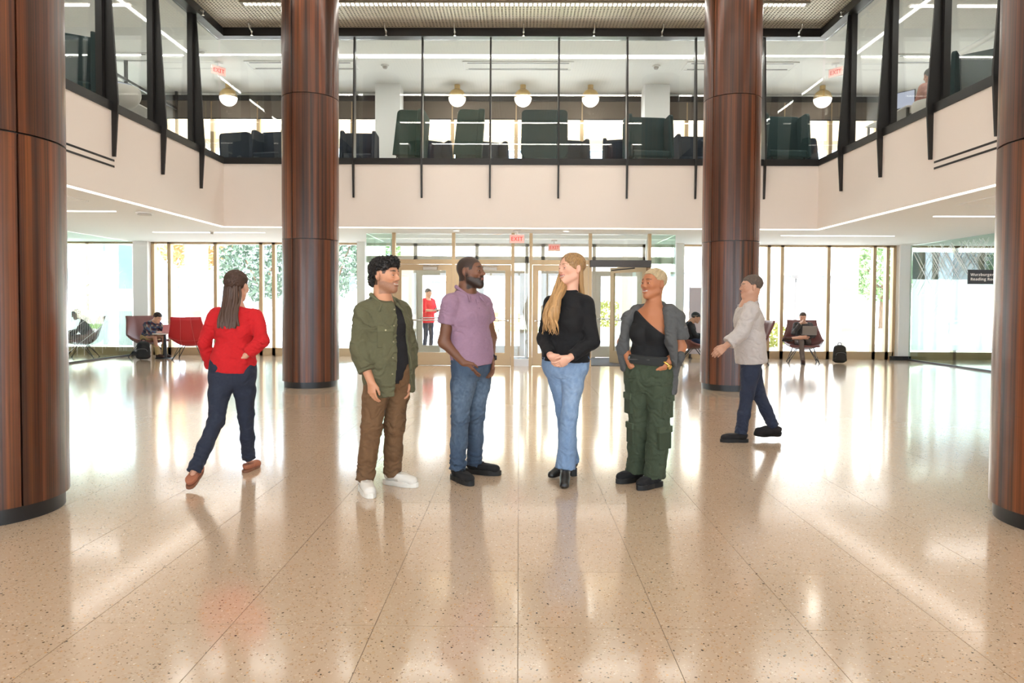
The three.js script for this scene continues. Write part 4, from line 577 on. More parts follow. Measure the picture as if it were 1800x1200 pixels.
function bodyMesh(R, o, cell, hands) {
  const { J, D } = R, arm = (s, e, w) => uni(0.03, cap(vadd(s, R.up, -0.02), e, D.ua, D.el), cap(e, w, D.el * 1.02, D.wr)), lg = o.legScale ?? 0.78, leg = (h, k, a) => uni(0.02, cap(h, k, D.th * lg, D.kn * lg), cap(k, vlerp(k, a, 0.35), D.kn * lg, D.kn * 1.02 * lg), cap(vlerp(k, a, 0.35), a, D.kn * lg, D.an * lg));
  const H = headFrame(J.head, o.yaw ?? 0, o.pitch ?? 0, o.roll ?? 0, o.hs ?? 1), hl = headLocal(o), s = H.s, hf = (x, y, z) => { const p = H.to(x, y, z); return hl(p[0], p[1], p[2]) * s; };
  const nb = H.m; const under = V(0, -0.055, -0.022).applyMatrix4(nb).toArray();
  const neck = uni(0.03, cap(vadd(R.S, R.up, 0.015), under, D.nk * 1.04, D.nk), cap(vadd(R.S, R.up, 0.03), V(0, -0.02, -0.035).applyMatrix4(nb).toArray(), D.nk * 1.0, D.nk));
  const tor = R.torso(-0.006), parts = [arm(J.sR, J.eR, J.wR), arm(J.sL, J.eL, J.wL), leg(J.hR, J.kR, J.aR), leg(J.hL, J.kL, J.aL)];
  const base = (x, y, z) => { let d = smin(tor(x, y, z), neck(x, y, z), 0.04); for (const p of parts) d = smin(d, p(x, y, z), 0.035); return d; };
  const all = (x, y, z) => smin(base(x, y, z), hf(x, y, z), 0.02);
  const pts = Object.values(J).filter((v) => Array.isArray(v)), lo = [0, 1, 2].map((i) => Math.min(...pts.map((p) => p[i])) - 0.2), hi = [0, 1, 2].map((i) => Math.max(...pts.map((p) => p[i])) + 0.2); lo[1] = Math.max(lo[1], -0.05);
  const cut = J.head[1] - 0.12 * s, headLo = V(...J.head), geos = [];
  const color = (x, y, z) => { const p = H.to(x, y, z); if (Math.abs(p[0]) < 0.12 && p[1] > -0.13 && p[1] < 0.16 && Math.abs(p[2]) < 0.14) return faceColor(o, p); return o.skin; };
  const r = 0.15 * s, inHead = (x, y, z) => Math.max(Math.abs(x - J.head[0]) - r, Math.abs(y - J.head[1]) - r, Math.abs(z - J.head[2]) - r);
  geos.push(nets((x, y, z) => Math.max(base(x, y, z), -(inHead(x, y, z) + 0.02)), lo, hi, cell, () => o.skin));
  const hc = o.headCell ?? 0.0042; geos.push(nets((x, y, z) => Math.max(all(x, y, z), inHead(x, y, z)), vadd(J.head, [-r - hc * 2, -r - hc * 2, -r - hc * 2]), vadd(J.head, [r + hc * 2, r + hc * 2, r + hc * 2]), hc, color));
  for (const h of hands ?? []) { const hcell = o.handCell ?? 0.0036, ar = parts[h.right ? 0 : 1], f = (x, y, z) => smin(h.f(x, y, z), ar(x, y, z), 0.015), b = (x, y, z) => Math.max(f(x, y, z), Math.hypot(x - h.c[0], y - h.c[1], z - h.c[2]) - h.r); geos.push(nets(b, vadd(h.c, [-h.r - 0.01, -h.r - 0.01, -h.r - 0.01]), vadd(h.c, [h.r + 0.01, h.r + 0.01, h.r + 0.01]), hcell, (x, y, z) => o.nails && h.f(x, y, z) > -1 && o.nailAt?.(x, y, z) ? o.nails : o.skin)); }
  return { geo: mergeGeometries(geos), H, hf, base };
}
const skinMat = phys(0xffffff, 0.5, { vertexColors: true, sheen: 0.2, sheenRoughness: 0.5, sheenColor: new THREE.Color(0.5, 0.35, 0.3) });
const clothMat = (r = 0.9) => phys(0xffffff, r, { vertexColors: true, bumpMap: fabricBump, bumpScale: 0.0006, sheen: 0.25, sheenRoughness: 0.6, sheenColor: new THREE.Color(0.25, 0.25, 0.25) });
const cloth = clothMat();
const boundsOf = (pts, m) => [[0, 1, 2].map((i) => Math.min(...pts.map((p) => p[i])) - m), [0, 1, 2].map((i) => Math.max(...pts.map((p) => p[i])) + m)];
const weave = (c, n = 0.06, fr = 220) => (x, y, z) => { const k = 1 + n * noise3(x * fr, y * fr, z * fr) + n * 0.25 * noise3(x * 30, y * 30, z * 30); return [c[0] * k, c[1] * k, c[2] * k]; };
const fold = (amp, fx, fy, o = 0) => (x, y, z) => { const w = y + 0.35 * (x + z) + 0.05 * noise3(x * 7 + o, y * 7, z * 7); return amp * (0.6 * noise3(x * fx + o, y * fy, z * fx) + 1.5 * (Math.abs(noise3(x * fx * 0.6 + o, w * fy * 2.4, z * fx * 0.6)) - 0.3) + 0.5 * (Math.abs(noise3(x * fx * 1.6 + o * 2, w * fy * 4.2, z * fx * 1.6)) - 0.3)); };
// trousers: r = [hip, thigh, knee, calf, hem] radii
function trousers(R, o) {
  const { J, D } = R, g = o.g ?? 0.014, leg = (h, k, a) => { const e = vlerp(k, a, o.len ?? 1.0), d = vnorm(vsub(e, k)); const f = uni(0.03, cap(h, vlerp(h, k, 0.45), o.r[0], o.r[1]), cap(vlerp(h, k, 0.45), k, o.r[1], o.r[2]), cap(k, vlerp(k, e, 0.5), o.r[2], o.r[3]), cap(vlerp(k, e, 0.5), vadd(e, d, 0.05), o.r[3], o.r[4])); const cutp = half(e, d); const ax = vnorm(vsub(e, k)); return (x, y, z) => { const t = cutp(x, y, z); let q = f(x, y, z); if (o.bunch) { const b = sm(-0.22, -0.03, t); q += o.bunch * b * Math.sin(t * 130 + 5 * noise3(x * 9, y * 6, z * 9)) ; const kn = Math.exp(-(((-t - dist(k, e)) / 0.07) ** 2)); q += o.bunch * 0.7 * kn * Math.sin(t * 110 + x * 60 + 3 * noise3(x * 12, y * 12, z * 12)); } return smax(q, t, 0.004); }; };
  const lr = leg(J.hR, J.kR, J.aR), ll = leg(J.hL, J.kL, J.aL), pel = uni(0.04, ecap(vadd(R.P, R.up, -0.03), vlerp(R.P, R.W, 0.5), R.hs, D.pw + g, D.pd + g, D.pw * 0.97 + g, D.pd + g), ecap(vlerp(R.P, R.W, 0.5), R.W, R.hs, D.pw * 0.96 + g, D.pd + g, D.ww + g, D.wd + g)), top = half(vadd(R.P, R.up, o.waist ?? 0.14), R.up), fo = fold(o.fold ?? 0.004, 9, 6, o.seed ?? 1);
  const f = (x, y, z) => { let d = smin(pel(x, y, z), smin(lr(x, y, z), ll(x, y, z), 0.005), 0.05); d += fo(x, y, z); if (o.extra) d = o.extra(d, x, y, z); return smax(d, top(x, y, z), 0.004); };
  const [lo, hi] = boundsOf([J.hR, J.hL, J.kR, J.kL, J.aR, J.aL, R.W], 0.2);
  return { f, geo: nets(f, lo, hi, o.cell ?? 0.009, o.color) };
}
// upper garment: hem height along spine, sleeve end in 0..2 (0..1 upper arm, 1..2 forearm)
function topGarment(R, o) {
  const { J, D } = R, g = o.g ?? 0.016, T = R.torso(g), sl = (s0, e, w) => { const s = vadd(s0, R.up, -0.022), t = o.sleeve, E = t <= 1 ? vlerp(s, e, t) : vlerp(e, w, t - 1), d = vnorm(t <= 1 ? vsub(e, s) : vsub(w, e)); const ra = D.ua + g + (o.sg ?? 0.004), re = D.el + g + (o.sg ?? 0.004), rw = D.wr + g + (o.cg ?? 0.004); const f = t <= 1 ? cap(s, vadd(E, d, 0.06), ra, lerp(ra, re, t) + (o.flare ?? 0)) : uni(0.025, cap(s, e, ra, re), cap(e, vadd(E, d, 0.04), re, lerp(re, rw, t - 1))); const c = half(E, d), near = t <= 1 ? 0.3 : 0.3; return (x, y, z) => { const h = c(x, y, z), q = f(x, y, z); return Math.hypot(x - E[0], y - E[1], z - E[2]) < near && h > -0.02 ? smax(q, h, 0.004) : q; }; };
  const a = sl(J.sR, J.eR, J.wR), b = sl(J.sL, J.eL, J.wL), hem = half(vadd(R.P, R.up, o.hem ?? -0.03), vnorm(vadd(R.up, R.front, o.hemTilt ?? 0)).map((v) => -v)), fo = fold(o.fold ?? 0.005, 8, 5, o.seed ?? 3), skirt = o.skirt ? ecap(vadd(R.P, R.up, (o.hem ?? 0) - 0.1), R.W, R.hs, D.pw + g + o.skirt, D.pd + g + o.skirt, D.ww + g + o.skirt, D.wd + g + o.skirt) : null;
  const nk = o.neck ?? 0.02, np = vadd(R.S, R.up, nk), ntop = half(np, vnorm(vadd(R.up, R.front, o.neckTilt ?? 0.35)));
  const f = (x, y, z) => { let d = T(x, y, z); if (skirt) d = smin(d, skirt(x, y, z), 0.04); d = smin(d, a(x, y, z), o.ak ?? 0.02); d = smin(d, b(x, y, z), o.ak ?? 0.02); d += fo(x, y, z); d = smax(d, hem(x, y, z), 0.004); const rx = x - np[0], rz = z - np[2]; if (rx * rx + rz * rz < 0.0144) d = smax(d, ntop(x, y, z), 0.006); if (o.extra) d = o.extra(d, x, y, z); return d; };
  const [lo, hi] = boundsOf([J.sR, J.sL, J.eR, J.eL, J.wR, J.wL, R.P], 0.2); hi[1] = Math.max(J.sR[1], J.sL[1]) + 0.2; lo[1] = R.P[1] + (o.hem ?? -0.03) - 0.1; if (o.sleeve > 0.9) lo[1] = Math.min(lo[1], J.wR[1] - 0.05, J.wL[1] - 0.05, J.eR[1] - 0.1, J.eL[1] - 0.1);
  return { f, geo: nets(f, lo, hi, o.cell ?? 0.009, o.color) };
}
function shoe(parent, ankle, yaw, o) { // foot at ground below ankle
  const t = new THREE.Group(); t.name = o.name ?? 'shoe'; parent.add(t); t.position.set(ankle[0], o.y ?? 0, ankle[2]); t.rotation.y = yaw; if (o.pitch) t.rotation.x = o.pitch; const L = o.len ?? 0.285, sh = o.sole ?? 0.028, w = o.w ?? 1, z0 = -0.075, z1 = z0 + L, hl = o.heel ?? 0;
  const s = new THREE.Shape(); s.moveTo(0.0, z0); s.bezierCurveTo(0.045 * w, z0, 0.042 * w, z0 + 0.06, 0.036 * w, z0 + 0.11); s.bezierCurveTo(0.05 * w, z1 - 0.11, 0.054 * w, z1 - 0.03, 0.012, z1); s.bezierCurveTo(-0.04 * w, z1, -0.05 * w, z1 - 0.09, -0.038 * w, z0 + 0.11); s.bezierCurveTo(-0.042 * w, z0 + 0.05, -0.04 * w, z0, 0, z0);
  if (!hl) obj('sole', new THREE.ExtrudeGeometry(s, { depth: sh, bevelEnabled: true, bevelSize: 0.004, bevelThickness: 0.004, bevelSegments: 2, curveSegments: 8 }).rotateX(Math.PI / 2).translate(0, sh + 0.004, 0), o.soleM, t);
  const ft = uni(0.03, ecap([0, sh + 0.016 + hl * 0.1, z1 - 0.042], [0, sh + 0.035 + hl * 0.5, z0 + 0.15], [1, 0, 0], 0.043 * w, 0.036, 0.04 * w, 0.042), ecap([0, sh + 0.035 + hl * 0.5, z0 + 0.15], [0, sh + 0.045 + hl, z0 + 0.045], [1, 0, 0], 0.036 * w, 0.045, 0.034 * w, 0.042), cap([0, sh + 0.04 + hl, z0 + 0.07], [0, (o.top ?? 0.1) + 0.02, z0 + 0.075], 0.04, o.tr ?? 0.04));
  const f = (x, y, z) => smax(smax(ft(x, y, z), sh - 0.002 - y + (hl ? 0 : 0), 0.003), y - (o.top ?? 0.1), 0.003);
  obj('upper', nets(hl ? (x, y, z) => smax(ft(x, y, z), -(y - (0.006 + hl * sm(z1 - 0.1, z0 + 0.08, z))), 0.003) > 0 ? Math.max(smax(ft(x, y, z), -(y - (0.006 + hl * sm(z1 - 0.1, z0 + 0.08, z))), 0.003), y - (o.top ?? 0.1)) : Math.max(smax(ft(x, y, z), -(y - (0.006 + hl * sm(z1 - 0.1, z0 + 0.08, z))), 0.003), y - (o.top ?? 0.1)) : f, [-0.08, -0.01, z0 - 0.03], [0.08, (o.top ?? 0.1) + 0.02, z1 + 0.03], o.cell ?? 0.006, o.color), o.upperM ?? cloth, t);
  if (hl) obj('heel_block', rb(0.05, hl + 0.01, 0.05, 0.006, 0, (hl + 0.01) / 2, z0 + 0.045), o.soleM, t);
  if (o.laces) { const ls = []; for (let i = 0; i < 4; i++) { const z = z0 + 0.125 + i * 0.024, y = sh + 0.08 - i * 0.012; ls.push(tube([[-0.024, y - 0.012, z], [0, y, z + 0.004], [0.024, y - 0.012, z]], 0.0035, 5)); } obj('laces', ls, o.laces, t); }
  return t;
}
function eyes(parent, H, iris) { for (const s of [1, -1]) { const g = new THREE.SphereGeometry(0.0118, 20, 14), p = g.attributes.position, c = []; for (let i = 0; i < p.count; i++) { const z = p.getZ(i) / 0.0118; c.push(...(z > 0.9 ? [0.01, 0.008, 0.008] : z > 0.72 ? iris : [0.55, 0.5, 0.47])); } g.setAttribute('color', new THREE.Float32BufferAttribute(c, 3)); g.translate(s * 0.031, 0.0035, 0.0765).applyMatrix4(H.m); obj('eye', g, eyeMat, parent); } }
const eyeMat = std(0xffffff, 0.2, 0, { vertexColors: true });
const person = (label, x, d, turn = 0, y = 0) => { const t = thing('person', label, 'person', [x, y, -d], turn); return t; };
const rubberWhite = std(0xe9e4da, 0.6), rubberBlack = std(0x151515, 0.6), leatherBlack = phys(0x131110, 0.38, { clearcoat: 0.2 });
// ---------------------------------------------------------------- the four people in the middle
{ // man in olive overshirt
  const t = person('smiling man with curly dark hair in an olive overshirt and brown chinos', -1.0, 5.05);
  const J = { head: [0.022, 1.575, 0.015], sR: [-0.115, 1.325, 0.12], sL: [0.115, 1.325, -0.12], eR: [-0.143, 1.04, 0.14], wR: [-0.045, 0.82, 0.2], eL: [0.165, 1.04, -0.15], wL: [0.17, 0.81, -0.06], hR: [-0.02, 0.87, 0.062], hL: [0.105, 0.87, -0.062], kR: [-0.062, 0.47, 0.1], kL: [0.08, 0.47, -0.04], aR: [-0.12, 0.075, 0.06], aL: [0.045, 0.075, -0.14] };
  const R = rig(J, 'm'), o = { skin: L3(205, 146, 112), hair: L3(24, 19, 17), yaw: 1.18, pitch: 0.02, hs: 1.04, smile: 0.9, buzz: true, stubble: 0.5, beardColor: L3(60, 40, 32), nails: null };
  const hR = { ...handSDF(J.wR, [0.08, -1, 0.05], [0.75, 0.1, 0.55], true, [0.3, 0.4, 0.3], 1.0), right: true }, hL = { ...handSDF(J.wL, [0.05, -1, 0.12], [0.7, 0, 0.7], false, [0.35, 0.4, 0.3], 1.0), right: false };
  const B = bodyMesh(R, o, 0.011, [hR, hL]); const body = obj('body', B.geo, skinMat, t); eyes(body, B.H, L3(50, 30, 20));
  // curly hair
  const hc = ell([0, 0.045, -0.018], [0.086, 0.088, 0.108]), nape = ell([0, -0.03, -0.075], [0.07, 0.06, 0.04]), fringe = ell([0, 0.1, 0.055], [0.06, 0.032, 0.035]);
  const hf = (x, y, z) => { const p = B.H.to(x, y, z); let d = smin(smin(hc(...p), nape(...p), 0.02), fringe(...p), 0.03); d += 0.011 * noise3(p[0] * 55, p[1] * 55, p[2] * 55) + 0.007 * noise3(p[0] * 110, p[1] * 110, p[2] * 110) - 0.005; const line = p[1] - (0.058 - 0.03 * sm(0.04, 0.08, Math.abs(p[0]))); let c = Math.min(p[2] - 0.048 + 0.6 * Math.max(0, -line) * 0 , -line); if (p[2] > 0.02) d = smax(d, -line, 0.01); else d = smax(d, smin(p[2] + 0.012, -(p[1] - 0.035), 0.01), 0.012); return smax(d, -p[1] - 0.085, 0.01) * B.H.s; };
  const c0 = J.head; obj('hair', nets(hf, vadd(c0, [-0.17, -0.15, -0.17]), vadd(c0, [0.17, 0.19, 0.17]), 0.0045, (x, y, z) => { const k = 1 + 0.5 * noise3(x * 90, y * 90, z * 90); return [0.012 * k, 0.009 * k, 0.008 * k]; }), phys(0xffffff, 0.55, { vertexColors: true }), t);
  obj('t_shirt', topGarment(R, { g: 0.018, sg: -0.03, sleeve: 0.05, hem: -0.11, neck: 0.05, neckTilt: 0.3, fold: 0.003, color: weave(L3(26, 25, 28)) }).geo, cloth, t);
  const olive = L3(94, 91, 66), F = R.front, Sd = R.side;
  const over = topGarment(R, { g: 0.03, sg: -0.005, sleeve: 1.62, cg: 0.026, hem: -0.17, skirt: 0.012, neck: 0.1, neckTilt: 0.5, fold: 0.009, seed: 9, color: weave(olive, 0.07, 160), extra: (d, x, y, z) => { const q = [x - R.P[0], y, z - R.P[2]], u = q[0] * Sd[0] + q[2] * Sd[2], v = q[0] * F[0] + q[2] * F[2], h = clamp((y - 0.7) / 0.68, 0, 1), wd = lerp(0.085, 0.03, h); if (v > 0 && y > 0.6) { d = smax(d, wd - Math.abs(u - 0.035), 0.006); } return d; } });
  const ov = obj('overshirt', over.geo, cloth, t);
  const cuff = vlerp(J.eR, J.wR, 0.57), cd = vnorm(vsub(J.wR, J.eR)), cf = uni(0.01, cap(vadd(cuff, cd, -0.045), vadd(cuff, cd, 0.02), 0.066, 0.062));
  obj('cuff', nets((x, y, z) => Math.max(smax(smax(cf(x, y, z), half(vadd(cuff, cd, 0.03), cd)(x, y, z), 0.006), -half(vadd(cuff, cd, -0.045), cd)(x, y, z), 0.006), -1), vadd(cuff, [-0.13, -0.13, -0.13]), vadd(cuff, [0.13, 0.13, 0.13]), 0.007, weave(L3(98, 95, 70), 0.06)), cloth, ov);
  // collar flaps
  const np = vadd(R.S, R.up, 0.112); for (const s of [1, -1]) { const a = vadd(vadd(np, Sd, s * 0.083), F, -0.01), b = vadd(vadd(vadd(np, Sd, s * 0.068), F, 0.085), R.up, -0.075), c = vadd(vadd(vadd(np, Sd, s * 0.105), F, 0.105), R.up, -0.125); const f = uni(0.012, cap(vadd(np, F, -0.09), a, 0.016, 0.015), cap(a, b, 0.013, 0.011), cap(b, c, 0.012, 0.008)); obj('collar', nets(f, vadd(np, [-0.2, -0.16, -0.2]), vadd(np, [0.2, 0.1, 0.2]), 0.006, weave(L3(100, 97, 72), 0.06)), cloth, ov); }
  // chest pocket with flap on the near side
  { const pc = vadd(vadd(vadd(vlerp(R.P, R.S, 0.68), Sd, -0.085), F, 0.128), R.up, 0.0), g = new THREE.Group(); const yaw = Math.atan2(F[0], F[2]) - 0.38; const pk = obj('chest_pocket', [rb(0.115, 0.13, 0.01, 0.004, 0, -0.065, 0)], std(new THREE.Color(...L3(92, 89, 64)), 0.9), ov); pk.position.set(...pc); pk.rotation.set(-0.05, yaw, 0, 'YXZ'); obj('pocket_flap', [rb(0.12, 0.045, 0.014, 0.005, 0, 0.005, 0.004)], std(new THREE.Color(...L3(100, 97, 70)), 0.9), pk); obj('button', cyl(0.006, 0.006, 0.004, 0, 0, 0, 12).rotateX(Math.PI / 2).translate(0, -0.006, 0.013), std(0xb9b08c, 0.4), pk); }
  for (let i = 0; i < 5; i++) { const h = 0.45 - i * 0.115, y = R.P[1] + h, p = vadd(vadd([R.P[0], y, R.P[2]], Sd, -0.055 + i * -0.004), F, 0.148); obj('button', sph(0.006, ...p, 8), std(0x9c9274, 0.4), ov); }
  obj('trousers', trousers(R, { r: [0.098, 0.09, 0.074, 0.067, 0.064], g: 0.012, bunch: 0.0065, fold: 0.006, seed: 4, waist: 0.1, len: 1.0, color: weave(L3(112, 82, 54), 0.08, 200) }).geo, cloth, t);
  const sneaker = { len: 0.3, soleM: rubberWhite, laces: rubberWhite, color: (x, y, z) => (y < 0.055 && z > -0.03 && z < 0.08) ? L3(196, 190, 180) : L3(232, 226, 216), top: 0.095, sole: 0.03, w: 1.05 };
  shoe(t, J.aR, 0.42, { ...sneaker, name: 'sneaker' }); shoe(t, J.aL, 1.12, { ...sneaker, name: 'sneaker' });
}
{ // man in mauve polo
  const t = person('bearded man with cropped hair in a mauve polo shirt and blue jeans', -0.344, 5.4);
  const J = { head: [-0.035, 1.622, 0.01], sR: [-0.185, 1.395, 0.135], sL: [0.055, 1.395, -0.14], eR: [-0.232, 1.08, 0.12], wR: [-0.075, 0.925, 0.16], eL: [0.12, 1.1, -0.24], wL: [0.125, 0.93, -0.03], hR: [-0.075, 0.92, 0.065], hL: [0.045, 0.92, -0.065], kR: [-0.105, 0.5, 0.1], kL: [0.005, 0.5, -0.04], aR: [-0.128, 0.08, 0.07], aL: [-0.01, 0.08, -0.15] };
  const R = rig(J, 'm', 1.03), o = { skin: L3(118, 76, 54), hair: L3(26, 20, 18), yaw: 1.2, pitch: -0.06, hs: 1.04, smile: 0.35, beard: true, noseW: 1.35, noseR: 0.0115, beardColor: L3(26, 19, 16), buzz: true, lips: 1.25, lipColor: L3(128, 76, 66) };
  const hR = { ...handSDF(J.wR, [0.6, -0.75, -0.25], [0.45, 0.6, 0.5], true, [0.1, 0.15, 0.1], 1.02), right: true }, hL = { ...handSDF(J.wL, [0.05, -0.85, 0.4], [0.6, 0.2, 0.6], false, [0.2, 0.3, 0.2], 1.02), right: false };
  const B = bodyMesh(R, o, 0.011, [hR, hL]); const body = obj('body', B.geo, skinMat, t); eyes(body, B.H, L3(40, 24, 16));
  const mauve = L3(150, 118, 138), F = R.front, Sd = R.side;
  const polo = obj('polo_shirt', topGarment(R, { g: 0.017, sg: 0.004, flare: 0.008, sleeve: 0.52, hem: -0.03, skirt: 0.004, neck: 0.095, neckTilt: 0.55, fold: 0.0045, seed: 21, color: weave(mauve, 0.05, 240) }).geo, cloth, t);
  const np = vadd(R.S, R.up, 0.112); for (const s of [1, -1]) { const a = vadd(vadd(np, Sd, s * 0.084), F, -0.015), b = vadd(vadd(vadd(np, Sd, s * 0.06), F, 0.09), R.up, -0.08), c = vadd(vadd(vadd(np, Sd, s * 0.08), F, 0.115), R.up, -0.125); obj('collar', nets(uni(0.012, cap(vadd(np, F, -0.09), a, 0.015, 0.014), cap(a, b, 0.012, 0.01), cap(b, c, 0.012, 0.007)), vadd(np, [-0.2, -0.16, -0.2]), vadd(np, [0.2, 0.1, 0.2]), 0.006, weave(L3(144, 112, 132), 0.05)), cloth, polo); }
  { const p = vadd(vadd(vlerp(R.P, R.S, 0.86), F, 0.125), R.up, 0.01), pl = obj('placket', rb(0.03, 0.13, 0.008, 0.003), std(new THREE.Color(...mauve), 0.9), polo); pl.position.set(...p); pl.rotation.set(-0.3, Math.atan2(F[0], F[2]), 0, 'YXZ'); for (const y of [0.035, -0.01]) obj('button', sph(0.005, 0, y, 0.005, 8), std(0x7d5b72, 0.4), pl); }
  const blue = L3(58, 75, 96), pale = L3(118, 136, 154);
  const tr = obj('jeans', trousers(R, { r: [0.1, 0.092, 0.07, 0.064, 0.062], g: 0.012, bunch: 0.0062, fold: 0.005, seed: 14, waist: 0.13, color: (x, y, z, nx, ny, nz) => { const lt = clamp((0.92 - y) / 0.84, 0, 1), near = Math.max(sm(0.0, 0.09, (x - lerp(-0.075, -0.128, lt)) * 0.6 + (z - lerp(0.065, 0.07, lt)) * 0.75), sm(0.02, 0.09, (x - lerp(0.045, -0.01, lt)) * 0.6 + (z + lerp(0.065, 0.15, lt)) * 0.75)), th = Math.exp(-(((y - 0.66) / 0.16) ** 2)) + 0.5 * Math.exp(-(((y - 0.36) / 0.14) ** 2)), n = 0.75 + 0.35 * noise3(x * 40, y * 25, z * 40); return weave(mix3(blue, pale, clamp(th * near * n * 0.55, 0, 0.8)), 0.1, 260)(x, y, z); } }).geo, cloth, t);
  const wp = vlerp(J.eL, J.wL, 0.9), w = obj('wristwatch', new THREE.TorusGeometry(0.034, 0.009, 8, 24), std(0x14141a, 0.4), t); w.position.set(...wp); w.quaternion.setFromUnitVectors(V(0, 0, 1), V(...vnorm(vsub(J.wL, J.eL)))); obj('watch_case', cyl(0.018, 0.018, 0.014, 0, 0, 0, 16).rotateZ(Math.PI / 2).translate(0.04, 0, 0), std(0x202024, 0.3, 0.5), w);
  const sk = { len: 0.3, soleM: rubberBlack, laces: rubberBlack, color: () => L3(24, 23, 24), top: 0.085, sole: 0.032 };
  shoe(t, J.aR, 0.6, { ...sk, name: 'skate_shoe' }); shoe(t, J.aL, 1.25, { ...sk, name: 'skate_shoe' });
}
{ // blonde woman in black sweater
  const t = person('tall woman with long wavy blonde hair in a black sweater and flared light jeans', 0.345, 5.35);
  const J = { head: [0.058, 1.648, 0.01], sR: [-0.09, 1.4, -0.068], sL: [0.172, 1.4, 0.062], eR: [-0.145, 1.1, -0.01], wR: [-0.105, 0.985, 0.18], eL: [0.215, 1.09, 0.09], wL: [0.03, 0.975, 0.245], hR: [-0.055, 0.93, -0.025], hL: [0.095, 0.93, 0.025], kR: [0.018, 0.53, -0.04], kL: [0.05, 0.53, 0.07], aR: [0.07, 0.12, -0.13], aL: [0.022, 0.12, 0.07] };
  const R = rig(J, 'f', 1.04), o = { female: true, skin: L3(228, 174, 148), hair: L3(176, 128, 78), brow: L3(150, 105, 66), yaw: -1.02, pitch: 0.0, roll: 0.04, hs: 1.0, smile: 1, lipColor: L3(190, 92, 88) };
  const hR = { ...handSDF(J.wR, [0.62, -0.55, 0.35], [0.3, 0.75, 0.45], true, [0.35, 0.5, 0.4], 0.92), right: true }, hL = { ...handSDF(J.wL, [-0.75, -0.5, 0.1], [-0.2, 0.8, 0.4], false, [0.35, 0.55, 0.45], 0.92), right: false };
  const B = bodyMesh(R, o, 0.011, [hR, hL]); const body = obj('body', B.geo, skinMat, t); eyes(body, B.H, L3(70, 95, 110));
  const F = R.front, Sd = R.side, bust = [-1, 1].map((s) => ell(vadd(vadd(vlerp(R.P, R.S, 0.67), Sd, s * 0.068), F, 0.078), [0.075, 0.075, 0.07])), blk = L3(20, 19, 21);
  const sw = obj('sweater', topGarment(R, { g: 0.013, sg: 0.008, cg: 0.006, sleeve: 1.9, hem: 0.0, skirt: 0.012, neck: 0.07, neckTilt: 0.12, fold: 0.004, seed: 33, color: weave(blk, 0.08, 200), extra: (d, x, y, z) => smin(d, Math.min(bust[0](x, y, z), bust[1](x, y, z)) - 0.012, 0.05) }).geo, cloth, t);
  const np = vadd(R.S, R.up, 0.06), nr = obj('collar', new THREE.TorusGeometry(0.062, 0.014, 10, 32).scale(1, 1, 2.2), std(new THREE.Color(...L3(24, 23, 25)), 0.9), sw); nr.position.set(...vadd(np, F, 0.006)); nr.quaternion.setFromUnitVectors(V(0, 0, 1), V(...vnorm(vadd(R.up, F, 0.15))));
  const lb = L3(112, 138, 172), pb = L3(152, 174, 200);
  const jn = obj('jeans', trousers(R, { r: [0.093, 0.078, 0.063, 0.067, 0.08], g: 0.013, bunch: 0.0015, fold: 0.004, seed: 44, waist: 0.1, len: 1.02, color: (x, y, z, nx, ny, nz) => weave(mix3(lb, pb, clamp(sm(0, 0.1, z) * (0.5 * Math.exp(-(((y - 0.7) / 0.2) ** 2)) + 0.25) * (0.8 + 0.4 * noise3(x * 30, y * 18, z * 30)), 0, 0.8)), 0.08, 260)(x, y, z) }).geo, cloth, t);
  obj('back_pocket', tube([vadd(R.P, [0.15, 0.1, 0.1]), vadd(R.P, [0.17, 0.04, 0.09]), vadd(R.P, [0.19, 0.02, 0.05])], 0.003, 5), std(new THREE.Color(...L3(88, 120, 160)), 0.9), jn);
  // hair: cap and wavy locks
  const hcap = ell([0, 0.04, -0.02], [0.086, 0.089, 0.107]), hfl = (x, y, z) => { const p = B.H.to(x, y, z); let d = hcap(...p) + 0.003 * Math.sin(p[0] * 160 + 3 * noise3(p[0] * 20, p[1] * 20, p[2] * 20)); const ax = Math.abs(p[0] + 0.004), cut = p[1] - (0.098 - 1.15 * ax + 0.0), face = Math.min(p[2] - 0.0, 1); if (p[2] > 0.0) d = smax(d, -(p[1] - (0.088 - 1.25 * Math.max(0, ax - 0.005))) - Math.max(0, 0.045 - p[2]) * 1.7, 0.01); return smax(d, -p[1] - 0.07, 0.01); };
  const blond = (k) => [0.37 * k, 0.205 * k, 0.08 * k], hairM = phys(0xffffff, 0.42, { vertexColors: true, anisotropy: 0.4 });
  const hair = obj('hair', nets(hfl, vadd(J.head, [-0.16, -0.14, -0.16]), vadd(J.head, [0.16, 0.18, 0.16]), 0.0045, (x, y, z) => blond(0.85 + 0.35 * noise3(x * 140, y * 14, z * 140))), hairM, t);
  const lock = (pts, r, k) => { const c = new THREE.CatmullRomCurve3(pts), g = new THREE.TubeGeometry(c, 30, r, 7), p = g.attributes.position; for (let i = 0; i <= 30; i++) { const q = c.getPointAt(i / 30), u = i / 30, s = (0.55 + 0.75 * Math.sin(Math.PI * Math.min(1, u * 0.8 + 0.15))) * (u > 0.8 ? 1 - (u - 0.8) * 4.2 : 1); for (let j = 0; j <= 7; j++) { const n = i * 8 + j; p.setXYZ(n, q.x + (p.getX(n) - q.x) * s, q.y + (p.getY(n) - q.y) * s, q.z + (p.getZ(n) - q.z) * s); } } const col = []; for (let i = 0; i < p.count; i++) { const u = Math.floor(i / 8) / 30; col.push(...blond(k * (1 + 0.35 * u))); } g.setAttribute('color', new THREE.Float32BufferAttribute(col, 3)); g.computeVertexNormals(); return g; };
  seedState = 555; const fl = [], bk = [];
